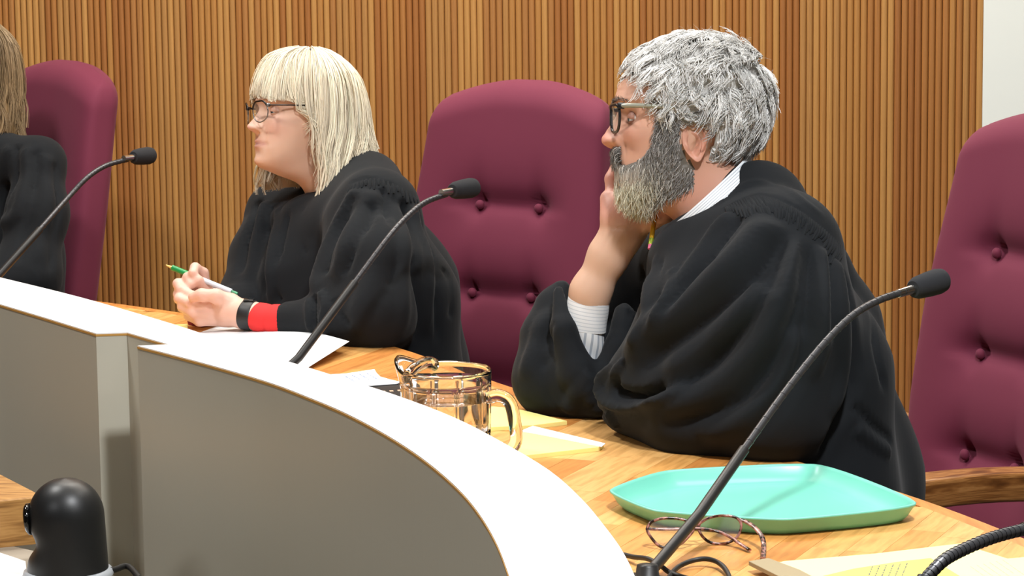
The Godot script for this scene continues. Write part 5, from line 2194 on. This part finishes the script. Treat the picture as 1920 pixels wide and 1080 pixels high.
# hair that falls from the crown: phi 0 is the front, 90 the left (near) side, 180 the back
func fall(phi: float, u: float, lift: float, ends: Array) -> Vector3:
	var e0 := int(phi / 15.0) % 24
	var fr := phi / 15.0 - floorf(phi / 15.0)
	var ye: float = lerpf(ends[e0][0], ends[(e0 + 1) % 24][0], fr)
	var xe: float = lerpf(ends[e0][1], ends[(e0 + 1) % 24][1], fr)
	var ze: float = lerpf(ends[e0][2], ends[(e0 + 1) % 24][2], fr)
	var a := deg_to_rad(phi)
	var th := minf(u / 0.5, 1.0) * (PI / 2)
	lift += 9.0 * pow(maxf(0.0, cos(a)), 2.0) * smoothstep(0.05, 0.6, u)
	var rx := (99.0 if cos(a) > 0.0 else 93.0) + lift
	var rz := 72.0 + lift
	var ry := 97.0 + lift
	var q := Vector3(rx * sin(th) * cos(a) - 4.0, 6.0 + ry * cos(th), rz * sin(th) * sin(a))
	var endp := Vector3(xe, ye, ze)
	if ye > 0.0: # fringe: ends on the forehead
		var th2 := u * deg_to_rad(74.0)
		q = Vector3(rx * sin(th2) * cos(a) - 2.0, 6.0 + ry * cos(th2), rz * sin(th2) * sin(a))
		return q.lerp(endp, smoothstep(0.5, 1.0, u))
	if u > 0.34:
		var s := smoothstep(0.34, 1.0, u)
		var lin := (u - 0.34) / 0.66
		var g := q
		g.y = lerpf(q.y, endp.y, pow(lin, 1.1))
		g.x = lerpf(q.x, endp.x, s)
		g.z = lerpf(q.z, endp.z, s)
		return g
	return q

func woman_hair(t: Node3D, hx: Transform3D) -> void:
	# [end y, x, z] every 15 degrees
	var ends := [[32, 101, 2], [24, 99, 26], [20, 90, 48], [16, 62, 68], [10, 24, 76], [-152, -6, 84], [-172, 2, 98], [-172, -14, 102], [-156, -44, 100], [-128, -72, 84], [-106, -98, 60], [-90, -120, 36], [-84, -130, 4], [-90, -122, -34], [-106, -88, -58], [-124, -60, -72], [-132, -30, -78], [-134, 0, -78], [-138, 40, -74], [-142, 62, -66], [-140, 68, -58], [10, 82, -58], [22, 94, -40], [28, 100, -20]]
	paint_hair(t, hx, ends, Color(0.97, 0.87, 0.68), 13.0, 11)

func paint_hair(t: Node3D, hx: Transform3D, ends: Array, col: Color, lift: float, sd: int) -> void:
	rng.seed = sd
	var nz := FastNoiseLite.new()
	nz.seed = sd
	nz.frequency = 1.0
	var mb := MB.new()
	mb.colored = true
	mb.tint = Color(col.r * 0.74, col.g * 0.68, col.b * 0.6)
	# under layer, closed round the head except where the face looks out
	var gaps := [[-52.0, 56.0], [56.0, 308.0]]
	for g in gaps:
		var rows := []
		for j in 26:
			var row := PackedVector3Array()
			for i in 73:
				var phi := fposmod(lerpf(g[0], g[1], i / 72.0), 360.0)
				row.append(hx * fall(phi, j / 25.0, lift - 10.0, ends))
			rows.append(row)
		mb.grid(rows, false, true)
	for lk in 330:
		var phi := rng.randf() * 360.0
		var wav := rng.randf_range(9.0, 17.0)
		var ph := nz.get_noise_2d(cos(deg_to_rad(phi)) * 2.2, sin(deg_to_rad(phi)) * 2.2) * 9.0 + rng.randfn(0, 0.45)
		var lf := lift + rng.randf_range(-5.0, 2.5)
		var tone := rng.randf_range(0.78, 1.08)
		var off := Vector3(rng.randfn(0, 5), rng.randfn(0, 9), rng.randfn(0, 4))
		var flip := rng.randf_range(-16.0, 8.0)
		var slide := rng.randf_range(-9.0, 9.0)
		var short := rng.randf_range(0.80, 1.0) if rng.randf() < 0.5 else 1.0
		for s in 9:
			var p2 := fposmod(phi + rng.randfn(0, 1.6), 360.0)
			var tn := tone * rng.randf_range(0.88, 1.1)
			mb.tint = Color(minf(col.r * tn, 0.95), minf(col.g * tn, 0.92), col.b * tn)
			var pts := PackedVector3Array()
			var st := rng.randf_range(0.0, 0.12)
			var lo := rng.randfn(0, 1.6)
			var hang := fall(p2, 1.0, lf, ends).y < -20.0
			for k in 15:
				var u := lerpf(st, short, k / 14.0)
				var q := fall(p2, u, lf + lo, ends)
				var wv := sin(ph + u * 10.0) * wav * u * u * (1.0 if hang else 0.2)
				var n := Vector3(q.x, 0, q.z).normalized()
				var tip := smoothstep(0.72, 1.0, u) if hang else 0.0
				q += n * (wv * 0.6 + lo * u + flip * tip * tip) + Vector3(-n.z, 0, n.x) * (cos(ph * 1.3 + u * 9.0) * wav * 1.1 * u * u * (1.0 if hang else 0.3) + slide * sin(u * 3.0) * u) + off * (u * u)
				if not hang: q -= off * (u * u * 0.7)
				pts.append(hx * q)
			strand(mb, pts, rng.randf_range(0.0007, 0.0012), 0.4)
	obj("hair", mb, M.hair, t)

func build_far_person() -> void:
	var at := w(20, 600, 6.05)
	at.y = 0.0
	var t := thing("person", "long-haired person in a black robe at the far left, mostly outside the picture", "person", at)
	var b := Blob.new()
	b.chain([C(-30, 285, 6.05, 0.05), C(74, 306, 5.98, 0.048)], 0.04)
	b.chain([C(74, 306, 5.98, 0.047), C(70, 400, 5.94, 0.058), C(50, 520, 5.9, 0.064), C(-60, 560, 5.86, 0.05)], 0.04)
	b.chain([C(10, 330, 6.1, 0.085), C(10, 480, 6.12, 0.115), C(10, 700, 6.15, 0.14)], 0.05)
	b.chain([C(-110, 300, 6.25, 0.055), C(-110, 450, 6.2, 0.09), C(-80, 700, 6.2, 0.12)], 0.05)
	b.chain([C(-60, 340, 6.05, 0.07), C(-50, 600, 6.0, 0.11)], 0.05)
	b.chain([C(-120, 310, 6.3, 0.05), C(-190, 500, 6.15, 0.055), C(-150, 560, 6.0, 0.045)], 0.04)
	b.chain([C(0, 800, 6.15, 0.13), C(0, 900, 6.15, 0.14)], 0.05)
	var mb := MB.new()
	b.net(0.008, mb)
	var fl := []
	for k in [[0.020, 0.007, [[20, 272], [6, 330], [-16, 400]]], [0.016, -0.010, [[34, 270], [30, 330], [6, 420]]], [0.022, 0.008, [[52, 270], [50, 340], [24, 410], [-20, 412]]], [0.018, -0.012, [[66, 274], [64, 350], [52, 430], [30, 500]]], [0.024, 0.007, [[88, 285], [90, 380], [70, 500]]], [0.016, -0.009, [[104, 300], [108, 400], [92, 520]]]]:
		fl.append([k[0], k[1], on(b, k[2], 10)])
	fold(mb, fl)
	obj("robe", rebase(mb, at), M.robe, t)
	var yaw := deg_to_rad(-8.0)
	var f := (-rv * cos(yaw) - fv * sin(yaw))
	var sd := (-fv * cos(yaw) + rv * sin(yaw))
	var hx := Transform3D(Basis(f * 0.001, uv_ * 0.001, sd * 0.001), w(-58, 140, 6.1) - at)
	var hm := MB.new()
	head_mesh(hm, RINGS_W, [[8, 0, 8], [0, 3, 7.5], [-10, 9, 8], [-20, 17, 9.5], [-27, 22, 11], [-32, 20, 11], [-37, 11, 10], [-44, 0, 9]], [[-1, 31, 10, 14, -9, 0], [-31, 13, 6.5, 6, 8, 0.6], [-24, 44, 16, 15, 4, 2], [-54, 0, 4, 16, 3.5, 0], [-58.5, 0, 1.7, 22, -3.2, 0], [-63, 0, 4, 15, 3.6, 0], [-90, 0, 9, 15, 4, 0]], hx, Color(0.6, 0.36, 0.26), [])
	# hands resting on the desk
	var hb := Blob.new()
	var hp := pl(-150, 596, DESK + 0.02)
	hb.chain([C(-60, 560, 5.86, 0.027), [hp + Vector3(0.05, 0.012, 0.02), 0.024], [hp, 0.022]], 0.015)
	for k in 4:
		var o := hp + Vector3(-0.02, 0, -0.03 + 0.02 * k)
		hb.chain([[o, 0.010], [o + Vector3(-0.035, 0.004, 0.0), 0.0092], [o + Vector3(-0.06, -0.008, 0.002), 0.008]], 0.006)
	hb.chain([[hp + Vector3(0.02, 0, 0.03), 0.012], [hp + Vector3(-0.02, -0.004, 0.05), 0.009]], 0.008)
	var hh := MB.new()
	hb.net(0.004, hh)
	var k0 := hm.v.size()
	hm.tint = Color(0.62, 0.38, 0.28)
	for p in hh.v: hm.p(p - at)
	for i in hh.idx: hm.idx.append(i + k0)
	obj("body", hm, M.skin, t)
	var ends := [[30, 101, 2], [22, 99, 26], [18, 90, 48], [-60, 66, 66], [-140, 30, 76], [-150, 10, 80], [-150, -10, 84], [-148, -36, 90], [-146, -62, 90], [-145, -90, 82], [-146, -112, 62], [-150, -122, 36], [-152, -126, 4], [-150, -104, -34], [-146, -88, -58], [-144, -60, -72], [-142, -30, -78], [-140, 0, -78], [-138, 26, -74], [-136, 44, -66], [-134, 56, -60], [10, 82, -58], [22, 94, -40], [28, 100, -20]]
	paint_hair(t, hx, ends, Color(0.26, 0.175, 0.09), 16.0, 17)
